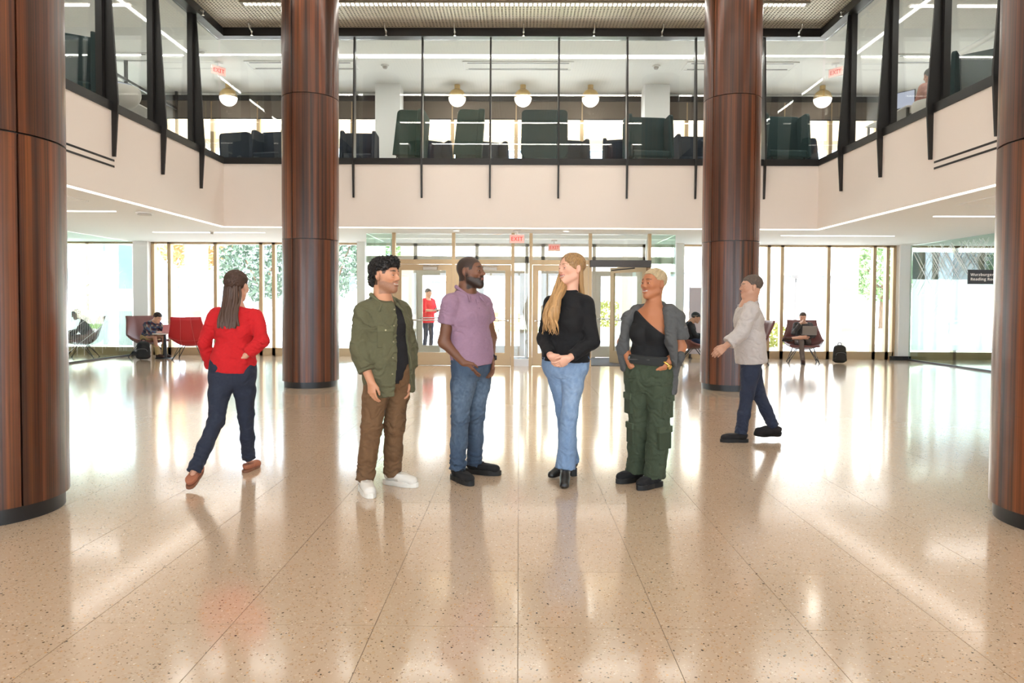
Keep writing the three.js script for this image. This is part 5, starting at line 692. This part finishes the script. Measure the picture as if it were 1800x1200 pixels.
  for (let i = 0; i < 46; i++) { // over her right shoulder, down the chest
    const u = rr(-1, 1), st = V(-0.068 + rr(-0.012, 0.012), rr(-0.03, 0.05), 0.02 + rr(-0.05, 0.03)).applyMatrix4(B.H.m), ph = rr(0, 6.28), am = rr(0.012, 0.024), end = rr(-0.06, 0.06), pts = [st], ey = 1.2 - rr(0, 0.06);
    for (let j = 1; j <= 8; j++) { const v = j / 8, y = lerp(st.y, ey, v), x = lerp(st.x, -0.105 + u * 0.05, sm(0, 0.9, v)) + am * Math.sin(ph + v * 13) * v - 0.01 * Math.sin(v * 3.1), z = lerp(st.z, 0.135 + 0.02 * (1 - u * u) - Math.max(0, -u) * 0.045 + rr(-0.008, 0.012), sm(0, 0.55, v)) + am * 0.6 * Math.cos(ph + v * 13) * v; pts.push(V(x, y, z)); }
    fl.push(lock(pts, rr(0.008, 0.014), rr(0.75, 1.25)));
  }
  for (let i = 0; i < 40; i++) { // behind her left shoulder
    const a = rr(-0.5, 1.15), st = V(Math.sin(a) * 0.07, rr(-0.02, 0.05), -0.075 * Math.cos(a) - 0.01).applyMatrix4(B.H.m), ph = rr(0, 6.28), am = rr(0.006, 0.013), pts = [st], ey = 1.3 - rr(0, 0.12), ex = 0.06 + a * 0.1, ez = -0.105 + Math.max(0, a - 0.4) * 0.09;
    for (let j = 1; j <= 7; j++) { const v = j / 7; pts.push(V(lerp(st.x, ex, sm(0, 1, v)) + am * Math.sin(ph + v * 11) * v, lerp(st.y, ey, v), lerp(st.z, ez, sm(0, 0.8, v)) + am * Math.cos(ph + v * 11) * v)); }
    bk.push(lock(pts, rr(0.009, 0.014), rr(0.7, 1.1)));
  }
  obj('hair_locks', [...fl, ...bk], hairM, hair).userData.kind = 'stuff';
  const boot = { len: 0.27, heel: 0.06, soleM: rubberBlack, upperM: phys(0xffffff, 0.4, { vertexColors: true, clearcoat: 0.25 }), color: () => L3(20, 18, 18), top: 0.19, sole: 0.0, w: 0.86, tr: 0.045, name: 'ankle_boot' };
  shoe(t, J.aL, -0.12, boot); shoe(t, J.aR, -1.2, boot);
}
{ // woman with platinum crop
  const t = person('woman with cropped platinum hair, grey sweater over her shoulders and green cargo trousers', 0.968, 5.25);
  const J = { head: [0.052, 1.532, 0.012], sR: [-0.085, 1.31, -0.075], sL: [0.183, 1.31, 0.08], eR: [-0.17, 1.08, -0.06], wR: [-0.12, 0.915, 0.05], eL: [0.25, 1.06, 0.09], wL: [0.115, 0.92, 0.15], hR: [-0.055, 0.84, -0.03], hL: [0.1, 0.84, 0.045], kR: [-0.03, 0.46, -0.03], kL: [0.09, 0.46, 0.08], aR: [-0.045, 0.075, -0.09], aL: [0.065, 0.075, 0.07] };
  const R = rig(J, 'f', 1.02), o = { female: true, skin: L3(176, 112, 76), hair: L3(205, 178, 138), brow: L3(58, 40, 30), yaw: -1.0, pitch: -0.02, hs: 0.97, smile: 0.9, lips: 1.15, lipColor: L3(165, 80, 72) };
  const hR = { ...handSDF(J.wR, [0.5, -0.85, -0.15], [0.3, 0.3, 0.8], true, [0.1, 0.15, 0.1], 0.88), right: true }, hL = { ...handSDF(J.wL, [-0.4, -0.85, -0.35], [-0.5, 0.4, 0.6], false, [0.1, 0.15, 0.1], 0.88), right: false };
  const B = bodyMesh(R, o, 0.01, [hR, hL]); const body = obj('body', B.geo, skinMat, t); eyes(body, B.H, L3(45, 28, 18));
  const hcap = ell([0, 0.04, -0.018], [0.081, 0.085, 0.104]); const hf = (x, y, z) => { const p = B.H.to(x, y, z), ax = Math.abs(p[0]); let d = hcap(...p) + 0.0022 * Math.sin(p[1] * 210 + p[2] * 170 + 2 * noise3(p[0] * 25, p[1] * 25, p[2] * 25)); if (p[2] > 0.02) d = smax(d, -(p[1] - (0.075 - 0.55 * Math.max(0, ax - 0.03))) - Math.max(0, 0.05 - p[2]) * 1.2, 0.008); if (ax > 0.06 && p[2] > -0.035) d = smax(d, -(p[1] - 0.026), 0.008); return smax(d, -p[1] - 0.06, 0.01); };
  obj('hair', nets(hf, vadd(J.head, [-0.15, -0.13, -0.15]), vadd(J.head, [0.15, 0.17, 0.15]), 0.0042, (x, y, z) => { const k = 0.95 + 0.14 * noise3(x * 50, y * 160, z * 50); return [0.47 * k, 0.35 * k, 0.2 * k]; }), phys(0xffffff, 0.5, { vertexColors: true }), t);
  const F = R.front, Sd = R.side, bust = [-1, 1].map((s) => ell(vadd(vadd(vlerp(R.P, R.S, 0.66), Sd, s * 0.066), F, 0.076), [0.07, 0.07, 0.066])), blk = L3(20, 20, 22);
  const nl = half(vadd(vlerp(R.P, R.S, 0.86), F, 0.1), vnorm(vadd(R.up, Sd, 0.75)));
  obj('one_shoulder_top', topGarment(R, { g: 0.007, sleeve: 0.02, hem: 0.085, neck: 0.02, neckTilt: 0.2, fold: 0.003, seed: 51, color: weave(blk, 0.08), extra: (d, x, y, z) => smax(smin(d, Math.min(bust[0](x, y, z), bust[1](x, y, z)) - 0.006, 0.04), nl(x, y, z), 0.006) }).geo, cloth, t);
  const gr = L3(82, 82, 82);
  // draped sweater: two hanging panels joined behind the neck
  { const nb = vadd(vadd(R.S, R.up, 0.055), F, -0.07), sh = (s) => vadd(vadd(R.S, Sd, s * 0.13), R.up, 0.025); const L = [sh(1), vadd(vadd(J.sL, [0.035, -0.03, 0.02]), F, 0.01), vadd(J.sL, [0.06, -0.16, 0.02])], Q = [sh(-1), vadd(vadd(J.sR, [-0.03, -0.04, 0]), F, 0.035), vadd(vadd(J.sR, [-0.055, -0.27, 0.0]), F, 0.065), vadd(vadd(J.sR, [-0.045, -0.42, 0.0]), F, 0.06)];
    const colr = weave(gr, 0.07, 200), fr = vadd(vadd(R.S, Sd, 0.1), F, 0.085); const parts = [cap(nb, vadd(sh(1), F, -0.03), 0.042, 0.042), cap(nb, vadd(sh(-1), F, -0.03), 0.042, 0.042), cap(L[0], L[1], 0.044, 0.05), cap(L[1], L[2], 0.055, 0.06), cap(vadd(L[0], F, 0.03), vadd(vadd(J.sL, [0.0, -0.2, 0.05]), F, 0.06), 0.04, 0.042), cap(vadd(vadd(J.sL, [0.0, -0.2, 0.05]), F, 0.06), vadd(vadd(J.sL, [0.03, -0.36, 0.06]), F, 0.02), 0.042, 0.04), cap(Q[0], Q[1], 0.04, 0.042), cap(Q[1], Q[2], 0.042, 0.042), cap(Q[2], Q[3], 0.042, 0.034), cap(vadd(R.S, F, -0.12), vadd(vlerp(R.S, R.P, 0.5), F, -0.13), 0.1, 0.09)];
    const fo = fold(0.006, 10, 6, 77), arm = uni(0.02, cap(J.sL, J.eL, 0.044, 0.036)); const f = (x, y, z) => { let d = 1; for (const p of parts) d = smin(d, p(x, y, z), 0.035); d += fo(x, y, z); const hd = Math.max(J.sL[1] - 0.2 - y, J.sL[0] + 0.03 - x); if (x > J.sL[0] + 0.02) d = smax(d, J.sL[1] - 0.195 - y, 0.006); const neckHole = Math.hypot(x - R.S[0] - F[0] * 0.015, z - R.S[2] - F[2] * 0.015) - 0.068; if (y > R.S[1] - 0.02) d = smax(d, -neckHole, 0.01); return d; };
    const [lo, hi] = boundsOf([...L, ...Q, nb, R.P], 0.16); const s = obj('sweater', nets(f, lo, hi, 0.009, colr), cloth, t);
    const sl = [vadd(vadd(J.sL, [0.03, -0.32, 0.05]), F, -0.02), [0.2, 0.9, 0.06], [0.19, 0.72, 0.075]], f2 = uni(0.02, cap(sl[0], sl[1], 0.05, 0.042), cap(sl[1], sl[2], 0.042, 0.034)); const [l2, h2] = boundsOf(sl, 0.1); obj('hanging_sleeve', nets((x, y, z) => smax(f2(x, y, z) + 0.8 * fo(x, y, z), 0.695 - y, 0.006), l2, h2, 0.009, colr), cloth, s); }
  const olv = L3(60, 70, 52), ax = vnorm(vsub(J.aL, J.hL));
  const tr = obj('cargo_trousers', trousers(R, { r: [0.102, 0.092, 0.08, 0.078, 0.085], g: 0.012, bunch: 0.0015, fold: 0.007, seed: 61, waist: 0.1, len: 1.0, color: weave(olv, 0.08, 180) }).geo, cloth, t);
  const pk = std(new THREE.Color(...L3(58, 68, 50)), 0.9), pocket = (x, y, z, yaw, w, h) => { const p = obj('cargo_pocket', rb(w, h, 0.03, 0.008, 0, -h / 2, 0), pk, tr); p.position.set(x, y, z); p.rotation.set(0, yaw, 0); obj('pocket_flap', rb(w + 0.012, 0.05, 0.036, 0.008, 0, -0.012, 0.004), std(new THREE.Color(...L3(66, 77, 58)), 0.9), p); };
  pocket(0.138, 0.69, 0.118, 0.6, 0.125, 0.16); pocket(0.122, 0.46, 0.135, 0.6, 0.125, 0.16); pocket(-0.122, 0.69, -0.02, -1.3, 0.11, 0.15); pocket(-0.1, 0.46, -0.03, -1.3, 0.11, 0.15);
  const belt = vadd(R.P, R.up, 0.12), bg = obj('belt_bag', nets((x, y, z) => smax(R.torso(0.03)(x, y, z), Math.abs(y - belt[1] + 0.12 * ((x - R.P[0]) * Sd[0] + (z - R.P[2]) * Sd[2]) * 0.4) - 0.034, 0.012), [R.P[0] - 0.28, belt[1] - 0.1, -0.25], [R.P[0] + 0.28, belt[1] + 0.1, 0.28], 0.008, () => L3(42, 43, 42)), cloth, t);
  { const b = vadd(vadd(belt, F, 0.145), Sd, -0.04); obj('zip', bar(vadd(b, Sd, -0.08), vadd(b, Sd, 0.09), 0.004), darkGrey, bg); obj('buckle', rb(0.025, 0.045, 0.012, 0.004, ...vadd(vadd(belt, F, 0.115), Sd, -0.115)), std(0x6f7072, 0.4, 0.5), bg); }
  const wp = vlerp(J.eL, J.wL, 0.93), w = obj('gold_watch', new THREE.TorusGeometry(0.031, 0.009, 8, 24), std(new THREE.Color().setRGB(0.8, 0.5, 0.12), 0.25, 0.9), t); w.position.set(...wp); w.quaternion.setFromUnitVectors(V(0, 0, 1), V(...vnorm(vsub(J.wL, J.eL)))); obj('watch_case', cyl(0.02, 0.02, 0.014, 0, 0, 0, 18).rotateX(Math.PI / 2).translate(0, 0, 0).rotateY(Math.PI / 2).translate(0.034, 0, 0), std(new THREE.Color().setRGB(0.85, 0.6, 0.2), 0.2, 0.9), w);
  const sn = { len: 0.26, soleM: rubberBlack, color: () => L3(26, 25, 26), top: 0.085, sole: 0.03, w: 0.92, name: 'slip_on_shoe' };
  shoe(t, J.aL, -0.95, sn); shoe(t, J.aR, -1.15, sn);
}
// ---------------------------------------------------------------- other people
function shortHair(t, H, head, color, o = {}) { const hc = ell([0, 0.042, -0.02], o.r ?? [0.084, 0.088, 0.106]), f = (x, y, z) => { const p = H.to(x, y, z), ax = Math.abs(p[0]); let d = hc(...p) + (o.curl ?? 0.004) * noise3(p[0] * 60, p[1] * 60, p[2] * 60); if (p[2] > 0.02) d = smax(d, -(p[1] - (o.line ?? 0.06)) - Math.max(0, 0.05 - p[2]) * 1.2, 0.01); if (ax > 0.06 && p[2] > -0.03 && !o.long) d = smax(d, -(p[1] - 0.02), 0.01); return smax(d, -p[1] - (o.low ?? 0.07), 0.01); }; return obj('hair', nets(f, vadd(head, [-0.16, -0.16, -0.16]), vadd(head, [0.16, 0.18, 0.16]), o.cell ?? 0.007, () => color), phys(0xffffff, 0.6, { vertexColors: true }), t); }
function figure(t, J, sex, o, c) { // background person: skin, top, trousers, shoes
  const R = rig(J, sex, c.k ?? 1), cell = c.cell ?? 0.015; const mk = (w, d, th, right) => ({ ...handSDF(w, d, th, right, [0.35, 0.4, 0.3], sex === 'm' ? 1 : 0.9), right });
  const F = R.front, dR = c.dirR ?? vsub(J.wR, J.eR), dL = c.dirL ?? vsub(J.wL, J.eL);
  const B = bodyMesh(R, { headCell: c.headCell ?? 0.0065, handCell: c.handCell ?? 0.006, ...o }, cell, [mk(J.wR, dR, c.thR ?? F, true), mk(J.wL, dL, c.thL ?? F, false)]); const body = obj('body', B.geo, skinMat, t); if (c.eyes) eyes(body, B.H, L3(50, 32, 22));
  obj(c.topName, topGarment(R, { cell, g: 0.018, sleeve: 1.9, hem: -0.04, neck: 0.04, fold: 0.006, ...c.top }).geo, cloth, t);
  obj(c.legName, trousers(R, { cell, r: [0.1, 0.09, 0.068, 0.06, 0.06], g: 0.012, bunch: 0.003, fold: 0.004, waist: 0.08, ...c.leg }).geo, cloth, t);
  shortHair(t, B.H, J.head, c.hair ?? o.hair, c.hairO ?? {});
  return { R, B };
}
{ // woman in red striding away on the left
  const t = person('woman in a red jacket and dark trousers striding away on the left', -2.28, 5.35);
  const J = { head: [0.07, 1.5, -0.03], sR: [0.225, 1.29, -0.02], sL: [-0.085, 1.29, 0.02], eR: [0.29, 1.08, 0.03], wR: [0.17, 0.96, 0.07], eL: [-0.16, 1.05, 0.04], wL: [-0.14, 0.84, -0.08], hR: [0.12, 0.84, -0.02], hL: [-0.03, 0.84, 0.02], kR: [0.1, 0.47, -0.12], kL: [-0.06, 0.46, 0.06], aR: [0.08, 0.085, -0.22], aL: [-0.11, 0.115, 0.34] };
  const red = L3(196, 22, 28), { R, B } = figure(t, J, 'f', { female: true, skin: L3(214, 158, 130), hair: L3(66, 42, 30), yaw: 3.0, pitch: 0.05, hs: 0.98 }, { cell: 0.011, headCell: 0.005, k: 0.93, topName: 'jacket', legName: 'trousers', dirR: [-0.6, -0.35, -0.2], top: { g: 0.014, skirt: 0.006, hem: -0.01, sleeve: 1.85, cg: 0.018, fold: 0.007, color: weave(red, 0.06), cell: 0.01 }, leg: { r: [0.092, 0.08, 0.061, 0.053, 0.052], waist: 0.1, len: 0.97, cell: 0.01, color: weave(L3(40, 46, 62), 0.08) }, hairO: { r: [0.086, 0.09, 0.108], long: true, low: 0.1, cell: 0.005 } });
  const hair = t.children.find((c) => c.name === 'hair'); const locks = []; seedState = 91; for (let i = 0; i < 34; i++) { const a = rr(-1.1, 1.1), st = V(Math.sin(a) * 0.075, rr(-0.06, 0.02), -0.085 * Math.cos(a) - 0.01).applyMatrix4(B.H.m), ph = rr(0, 6), pts = [st]; for (let j = 1; j <= 5; j++) { const v = j / 5; pts.push(V(st.x + 0.25 * (st.x - J.head[0]) * v + 0.008 * Math.sin(ph + v * 8), lerp(st.y, 1.2 - rr(0, 0.03), v), lerp(st.z, 0.11, sm(0, 1, v)))); } const g = tube(pts, rr(0.009, 0.014), 6, 12); g.setAttribute('color', new THREE.Float32BufferAttribute(Array.from({ length: g.attributes.position.count * 3 }, (_, q) => [0.075, 0.035, 0.02][q % 3]), 3)); locks.push(g); } obj('hair_locks', locks, phys(0xffffff, 0.5, { vertexColors: true }), hair).userData.kind = 'stuff';
  const fl = { len: 0.25, soleM: std(0x8a5a40, 0.6), color: () => L3(178, 112, 84), top: 0.06, sole: 0.012, w: 0.85, name: 'flat_shoe', tr: 0.036 };
  shoe(t, J.aR, Math.PI - 0.1, fl); shoe(t, J.aL, Math.PI + 0.05, { ...fl, pitch: 0.42, y: 0.045 });
}
{ // person in grey passing the right column
  const t = person('person in a pale grey top and dark trousers walking past the rear right column', 2.36, 7.0);
  const J = { head: [-0.02, 1.56, 0.02], sR: [-0.02, 1.35, -0.16], sL: [-0.06, 1.35, 0.16], eR: [0.1, 1.09, -0.2], wR: [0.08, 0.87, -0.24], eL: [-0.17, 1.1, 0.2], wL: [-0.33, 0.97, 0.22], hR: [0, 0.88, -0.08], hL: [-0.01, 0.88, 0.08], kR: [0.1, 0.48, -0.07], kL: [-0.06, 0.48, 0.08], aR: [0.27, 0.13, -0.08], aL: [-0.12, 0.085, 0.08] };
  figure(t, J, 'm', { skin: L3(198, 150, 124), hair: L3(92, 78, 68), yaw: -1.6, hs: 0.98 }, { cell: 0.011, headCell: 0.005, topName: 'shirt', legName: 'trousers', top: { g: 0.024, skirt: 0.02, hem: -0.09, sleeve: 1.8, cg: 0.02, color: weave(L3(196, 188, 184), 0.05) }, leg: { color: weave(L3(44, 52, 72), 0.08) } });
  const sh = { len: 0.28, soleM: rubberBlack, color: () => L3(34, 32, 34), top: 0.085, sole: 0.025, name: 'shoe' }; shoe(t, J.aL, -Math.PI / 2, sh); shoe(t, J.aR, -Math.PI / 2, { ...sh, pitch: 0.5, y: 0.05 });
}
{ // skater outside
  const b = thing('skateboard', 'skateboard under the person in red outside the doors', 'skateboard', [-2.52, -0.02, -19.0], Math.PI / 2); obj('deck', rb(0.2, 0.014, 0.78, 0.006, 0, 0.085, 0), std(0x2c2a2c, 0.8), b); for (const z of [-0.25, 0.25]) { const k = obj('truck', bx(0.13, 0.03, 0.04, 0, 0.06, z), chrome, b); for (const x of [-0.085, 0.085]) obj('wheel', cyl(0.03, 0.03, 0.035, 0, 0, 0, 14).rotateZ(Math.PI / 2).translate(x, 0.03, z), std(0xd8d4cc, 0.6), k); }
  const t = person('person in a red top standing on a skateboard outside the doors', -2.52, 19.0, 0.9, 0.073);
  const J = { head: [0, 1.6, 0.03], sR: [-0.17, 1.39, 0], sL: [0.17, 1.39, 0], eR: [-0.22, 1.13, 0.06], wR: [-0.1, 1.12, 0.28], eL: [0.22, 1.13, 0.06], wL: [0.1, 1.12, 0.28], hR: [-0.09, 0.9, 0], hL: [0.09, 0.9, 0], kR: [-0.1, 0.48, 0.04], kL: [0.1, 0.48, 0.04], aR: [-0.11, 0.08, -0.02], aL: [0.1, 0.08, 0.02] };
  figure(t, J, 'm', { skin: L3(200, 150, 122), hair: L3(60, 48, 44), yaw: 0.1, pitch: 0.25 }, { topName: 't_shirt', legName: 'trousers', cell: 0.018, headCell: 0.009, handCell: 0.008, top: { g: 0.03, skirt: 0.03, hem: -0.12, sleeve: 1.3, color: weave(L3(205, 30, 40), 0.05) }, leg: { r: [0.1, 0.085, 0.062, 0.055, 0.055], color: weave(L3(48, 50, 66), 0.06) } });
  for (const a of [J.aR, J.aL]) shoe(t, a, 0, { soleM: rubberWhite, color: () => L3(40, 40, 44), cell: 0.012, name: 'shoe' });
  const p = tag(obj('phone', rb(0.07, 0.14, 0.008, 0.003), std(0x18181c, 0.3)), 'phone held by the person on the skateboard', 'phone'); p.position.set(-2.52 + 0.36 * Math.sin(0.9), 1.21, -19.0 + 0.36 * Math.cos(0.9)); p.rotation.set(-0.7, 0.9, 0, 'YXZ');
}
// seated people: chair-local, facing +z
const SIT = { head: [0, 1.12, 0.02], sR: [-0.17, 0.93, -0.1], sL: [0.17, 0.93, -0.1], eR: [-0.22, 0.66, 0.02], wR: [-0.09, 0.63, 0.24], eL: [0.22, 0.66, 0.02], wL: [0.09, 0.63, 0.24], hR: [-0.09, 0.5, -0.1], hL: [0.09, 0.5, -0.1], kR: [-0.12, 0.53, 0.36], kL: [0.12, 0.53, 0.36], aR: [-0.12, 0.08, 0.4], aL: [0.12, 0.08, 0.4] };
function laptop(label, x, y, z, turn, m) { const t = thing('laptop', label, 'laptop', [x, y, z], turn); obj('keyboard_deck', rb(0.32, 0.014, 0.22, 0.004, 0, 0.007, 0), m, t); const l = obj('lid', rb(0.32, 0.21, 0.008, 0.003, 0, 0.105, 0), m, t); l.position.set(0, 0.012, 0.11); l.rotation.x = 0.3; const s = obj('screen', bx(0.3, 0.19, 0.002, 0, 0.105, -0.005), glow(new THREE.Color().setRGB(0.8, 0.85, 0.95), 0.5), l); return t; }
{ const lean = { ...SIT, head: [0.0, 0.99, 0.36], sR: [-0.18, 0.84, 0.18], sL: [0.18, 0.84, 0.18], eR: [-0.21, 0.62, 0.34], wR: [-0.08, 0.63, 0.5], eL: [0.21, 0.62, 0.34], wL: [0.08, 0.63, 0.5], hR: [-0.09, 0.5, -0.02], hL: [0.09, 0.5, -0.02], kR: [-0.12, 0.52, 0.4], kL: [0.12, 0.52, 0.4], aR: [-0.1, 0.08, 0.5], aL: [0.1, 0.08, 0.46] };
  const t = person('seated man in a plaid shirt leaning over a laptop by the left window', -9.25, 17.1, 1.1), pl = (x, y, z) => { const a = Math.floor((x + z * 0.6 + 3) * 22) % 3, b = Math.floor((y + z * 0.5 + 3) * 22) % 3; return [[L3(34, 48, 78), L3(120, 110, 100), L3(60, 66, 80)], [L3(90, 44, 48), L3(52, 70, 104), L3(150, 140, 128)], [L3(28, 34, 52), L3(70, 84, 112), L3(110, 60, 56)]][a][b]; };
  figure(t, lean, 'm', { skin: L3(210, 158, 130), hair: L3(52, 38, 30), pitch: 0.45 }, { topName: 'plaid_shirt', legName: 'trousers', top: { color: pl, sleeve: 1.85, hem: 0.02, neck: 0.085, neckTilt: 0.1 }, leg: { color: weave(L3(186, 160, 112), 0.06) }, hairO: { curl: 0.012, r: [0.09, 0.094, 0.11] }, hair: L3(52, 38, 30) });
  for (const a of [lean.aR, lean.aL]) shoe(t, a, 0, { soleM: rubberBlack, color: () => L3(70, 46, 36), cell: 0.01, name: 'shoe' });
  const w = V(0, 0.6, 0.62).applyAxisAngle(V(0, 1, 0), 1.1); laptop('pinkish laptop in front of the man in plaid', -9.25 + w.x, 0.62, -17.1 + w.z, 1.1, std(0xb58a8a, 0.4, 0.3));
  const tb = thing('side_table', 'small side table holding the laptop by the left window', 'table', [-9.25 + w.x, 0, -17.1 + w.z]); obj('table_top', cyl(0.28, 0.28, 0.02, 0, 0.605, 0, 28), std(0xd8cfc8, 0.4), tb); obj('column_leg', cyl(0.03, 0.05, 0.59, 0, 0.3, 0), legM, tb); obj('foot_plate', cyl(0.2, 0.22, 0.012, 0, 0.006, 0, 24), legM, tb); }
{ const t = person('man in a dark cap and jacket sitting beside the rear right column', 4.22, 16.6, 1.35); const J = { ...SIT, head: [0, 1.08, 0.04] };
  figure(t, J, 'm', { skin: L3(196, 150, 124), hair: L3(26, 24, 24), pitch: 0.35 }, { topName: 'jacket', legName: 'trousers', top: { color: weave(L3(34, 36, 40), 0.06) }, leg: { color: weave(L3(50, 60, 84), 0.06) }, hairO: { r: [0.09, 0.093, 0.11], curl: 0.002, line: 0.045 } }); const cp = obj('cap_band', new THREE.TorusGeometry(0.088, 0.008, 8, 28).rotateX(Math.PI / 2), std(0x9a958f, 0.8), t); cp.position.set(0, 1.125, 0.03);
  for (const a of [J.aR, J.aL]) shoe(t, a, 0, { soleM: rubberBlack, color: () => L3(30, 30, 32), cell: 0.01, name: 'shoe' }); }
{ const t = person('woman in grey with crossed legs reading on a laptop by the right window', 6.9, 16.75, -0.3); const J = { ...SIT, head: [-0.02, 1.1, 0.04], eR: [-0.22, 0.72, 0.08], wR: [-0.06, 0.97, 0.16], kL: [0.02, 0.64, 0.36], aL: [-0.34, 0.6, 0.42], kR: [-0.08, 0.53, 0.36], aR: [-0.04, 0.08, 0.42] };
  figure(t, J, 'f', { female: true, skin: L3(214, 162, 136), hair: L3(70, 50, 38), pitch: 0.3, yaw: -0.1 }, { topName: 'sweater', legName: 'trousers', thR: [0.5, 0.5, 0.5], top: { color: weave(L3(72, 68, 66), 0.06) }, leg: { color: weave(L3(112, 100, 94), 0.06), r: [0.095, 0.085, 0.062, 0.056, 0.052] }, hairO: { long: true, low: 0.03, r: [0.083, 0.086, 0.106] } });
  shoe(t, J.aR, 0, { soleM: rubberBlack, color: () => L3(70, 44, 36), cell: 0.01, name: 'shoe', len: 0.25 }); const s2 = shoe(t, J.aL, -1.3, { soleM: rubberBlack, color: () => L3(70, 44, 36), cell: 0.01, name: 'shoe', len: 0.25, y: 0.53 });
  const w = V(0.1, 0, 0.3).applyAxisAngle(V(0, 1, 0), -0.3); laptop('grey laptop on the lap of the woman by the right window', 6.9 + w.x, 0.69, -16.75 + w.z, -0.3, std(0x8d8682, 0.4, 0.3)); }
{ const t = person('person in black seated behind the left glass wall', -10.75, 16.8, -1.2); figure(t, { ...SIT, head: [0, 1.07, 0.1] }, 'm', { skin: L3(150, 112, 92), hair: L3(24, 22, 22), pitch: 0.4 }, { topName: 'hoodie', legName: 'trousers', top: { color: weave(L3(26, 26, 30), 0.06) }, leg: { color: weave(L3(34, 36, 44), 0.06) } }); for (const a of [SIT.aR, SIT.aL]) shoe(t, a, 0, { soleM: rubberBlack, color: () => L3(26, 26, 28), cell: 0.01, name: 'shoe' }); }
{ const t = person('person in a pink top seated in the right upper gallery', 7.2, 12.25, 3.14, FT + 0.02); figure(t, { ...SIT, hR: [-0.09, 0.52, -0.02], hL: [0.09, 0.52, -0.02], sR: [-0.16, 0.96, -0.02], sL: [0.16, 0.96, -0.02], head: [0, 1.16, 0.06] }, 'f', { female: true, skin: L3(190, 130, 104), hair: L3(40, 28, 24), pitch: 0.2 }, { topName: 'top', legName: 'trousers', cell: 0.018, top: { color: weave(L3(196, 140, 128), 0.05), sleeve: 1.2 }, leg: { color: weave(L3(52, 54, 62), 0.06) }, hairO: { long: true, low: 0.12 } }); for (const a of [SIT.aR, SIT.aL]) shoe(t, a, 0, { soleM: rubberBlack, color: () => L3(40, 38, 38), cell: 0.012, name: 'shoe' }); }
// backpacks
function backpack(label, x, d, turn, col) { const t = thing('backpack', label, 'bag', [x, 0, -d], turn), m = std(col, 0.8), f = uni(0.05, ecap([0, 0.1, 0], [0, 0.36, -0.02], [1, 0, 0], 0.16, 0.1, 0.14, 0.085)); obj('bag_body', nets((x, y, z) => smax(f(x, y, z) + 0.006 * noise3(x * 12, y * 12, z * 12), 0.012 - y, 0.01), [-0.25, -0.02, -0.2], [0.25, 0.52, 0.2], 0.012), m, t); obj('front_pocket', nets((x, y, z) => smax(ecap([0, 0.09, 0.09], [0, 0.22, 0.085], [1, 0, 0], 0.12, 0.05, 0.11, 0.04)(x, y, z), 0.014 - y, 0.01), [-0.2, -0.02, -0.02], [0.2, 0.32, 0.2], 0.012), m, t); obj('top_handle', tube([[-0.04, 0.44, -0.03], [-0.03, 0.49, -0.03], [0.03, 0.49, -0.03], [0.04, 0.44, -0.03]], 0.009, 6), m, t); for (const s of [-1, 1]) obj('shoulder_strap', tube([[s * 0.07, 0.42, -0.1], [s * 0.1, 0.3, -0.14], [s * 0.11, 0.14, -0.13], [s * 0.13, 0.05, -0.08]], 0.014, 6), m, t); obj('zip', tube([[-0.115, 0.2, 0.12], [-0.09, 0.255, 0.125], [0.09, 0.255, 0.125], [0.115, 0.2, 0.12]], 0.004, 5), std(0x77797b, 0.4, 0.5), t); return t; }
backpack('black backpack on the floor beside the man in plaid', -8.98, 16.35, 0.3, 0x16181a); backpack('dark backpack on the floor by the right window', 7.72, 16.6, -0.2, 0x26241f);
renderer.render(scene, camera);
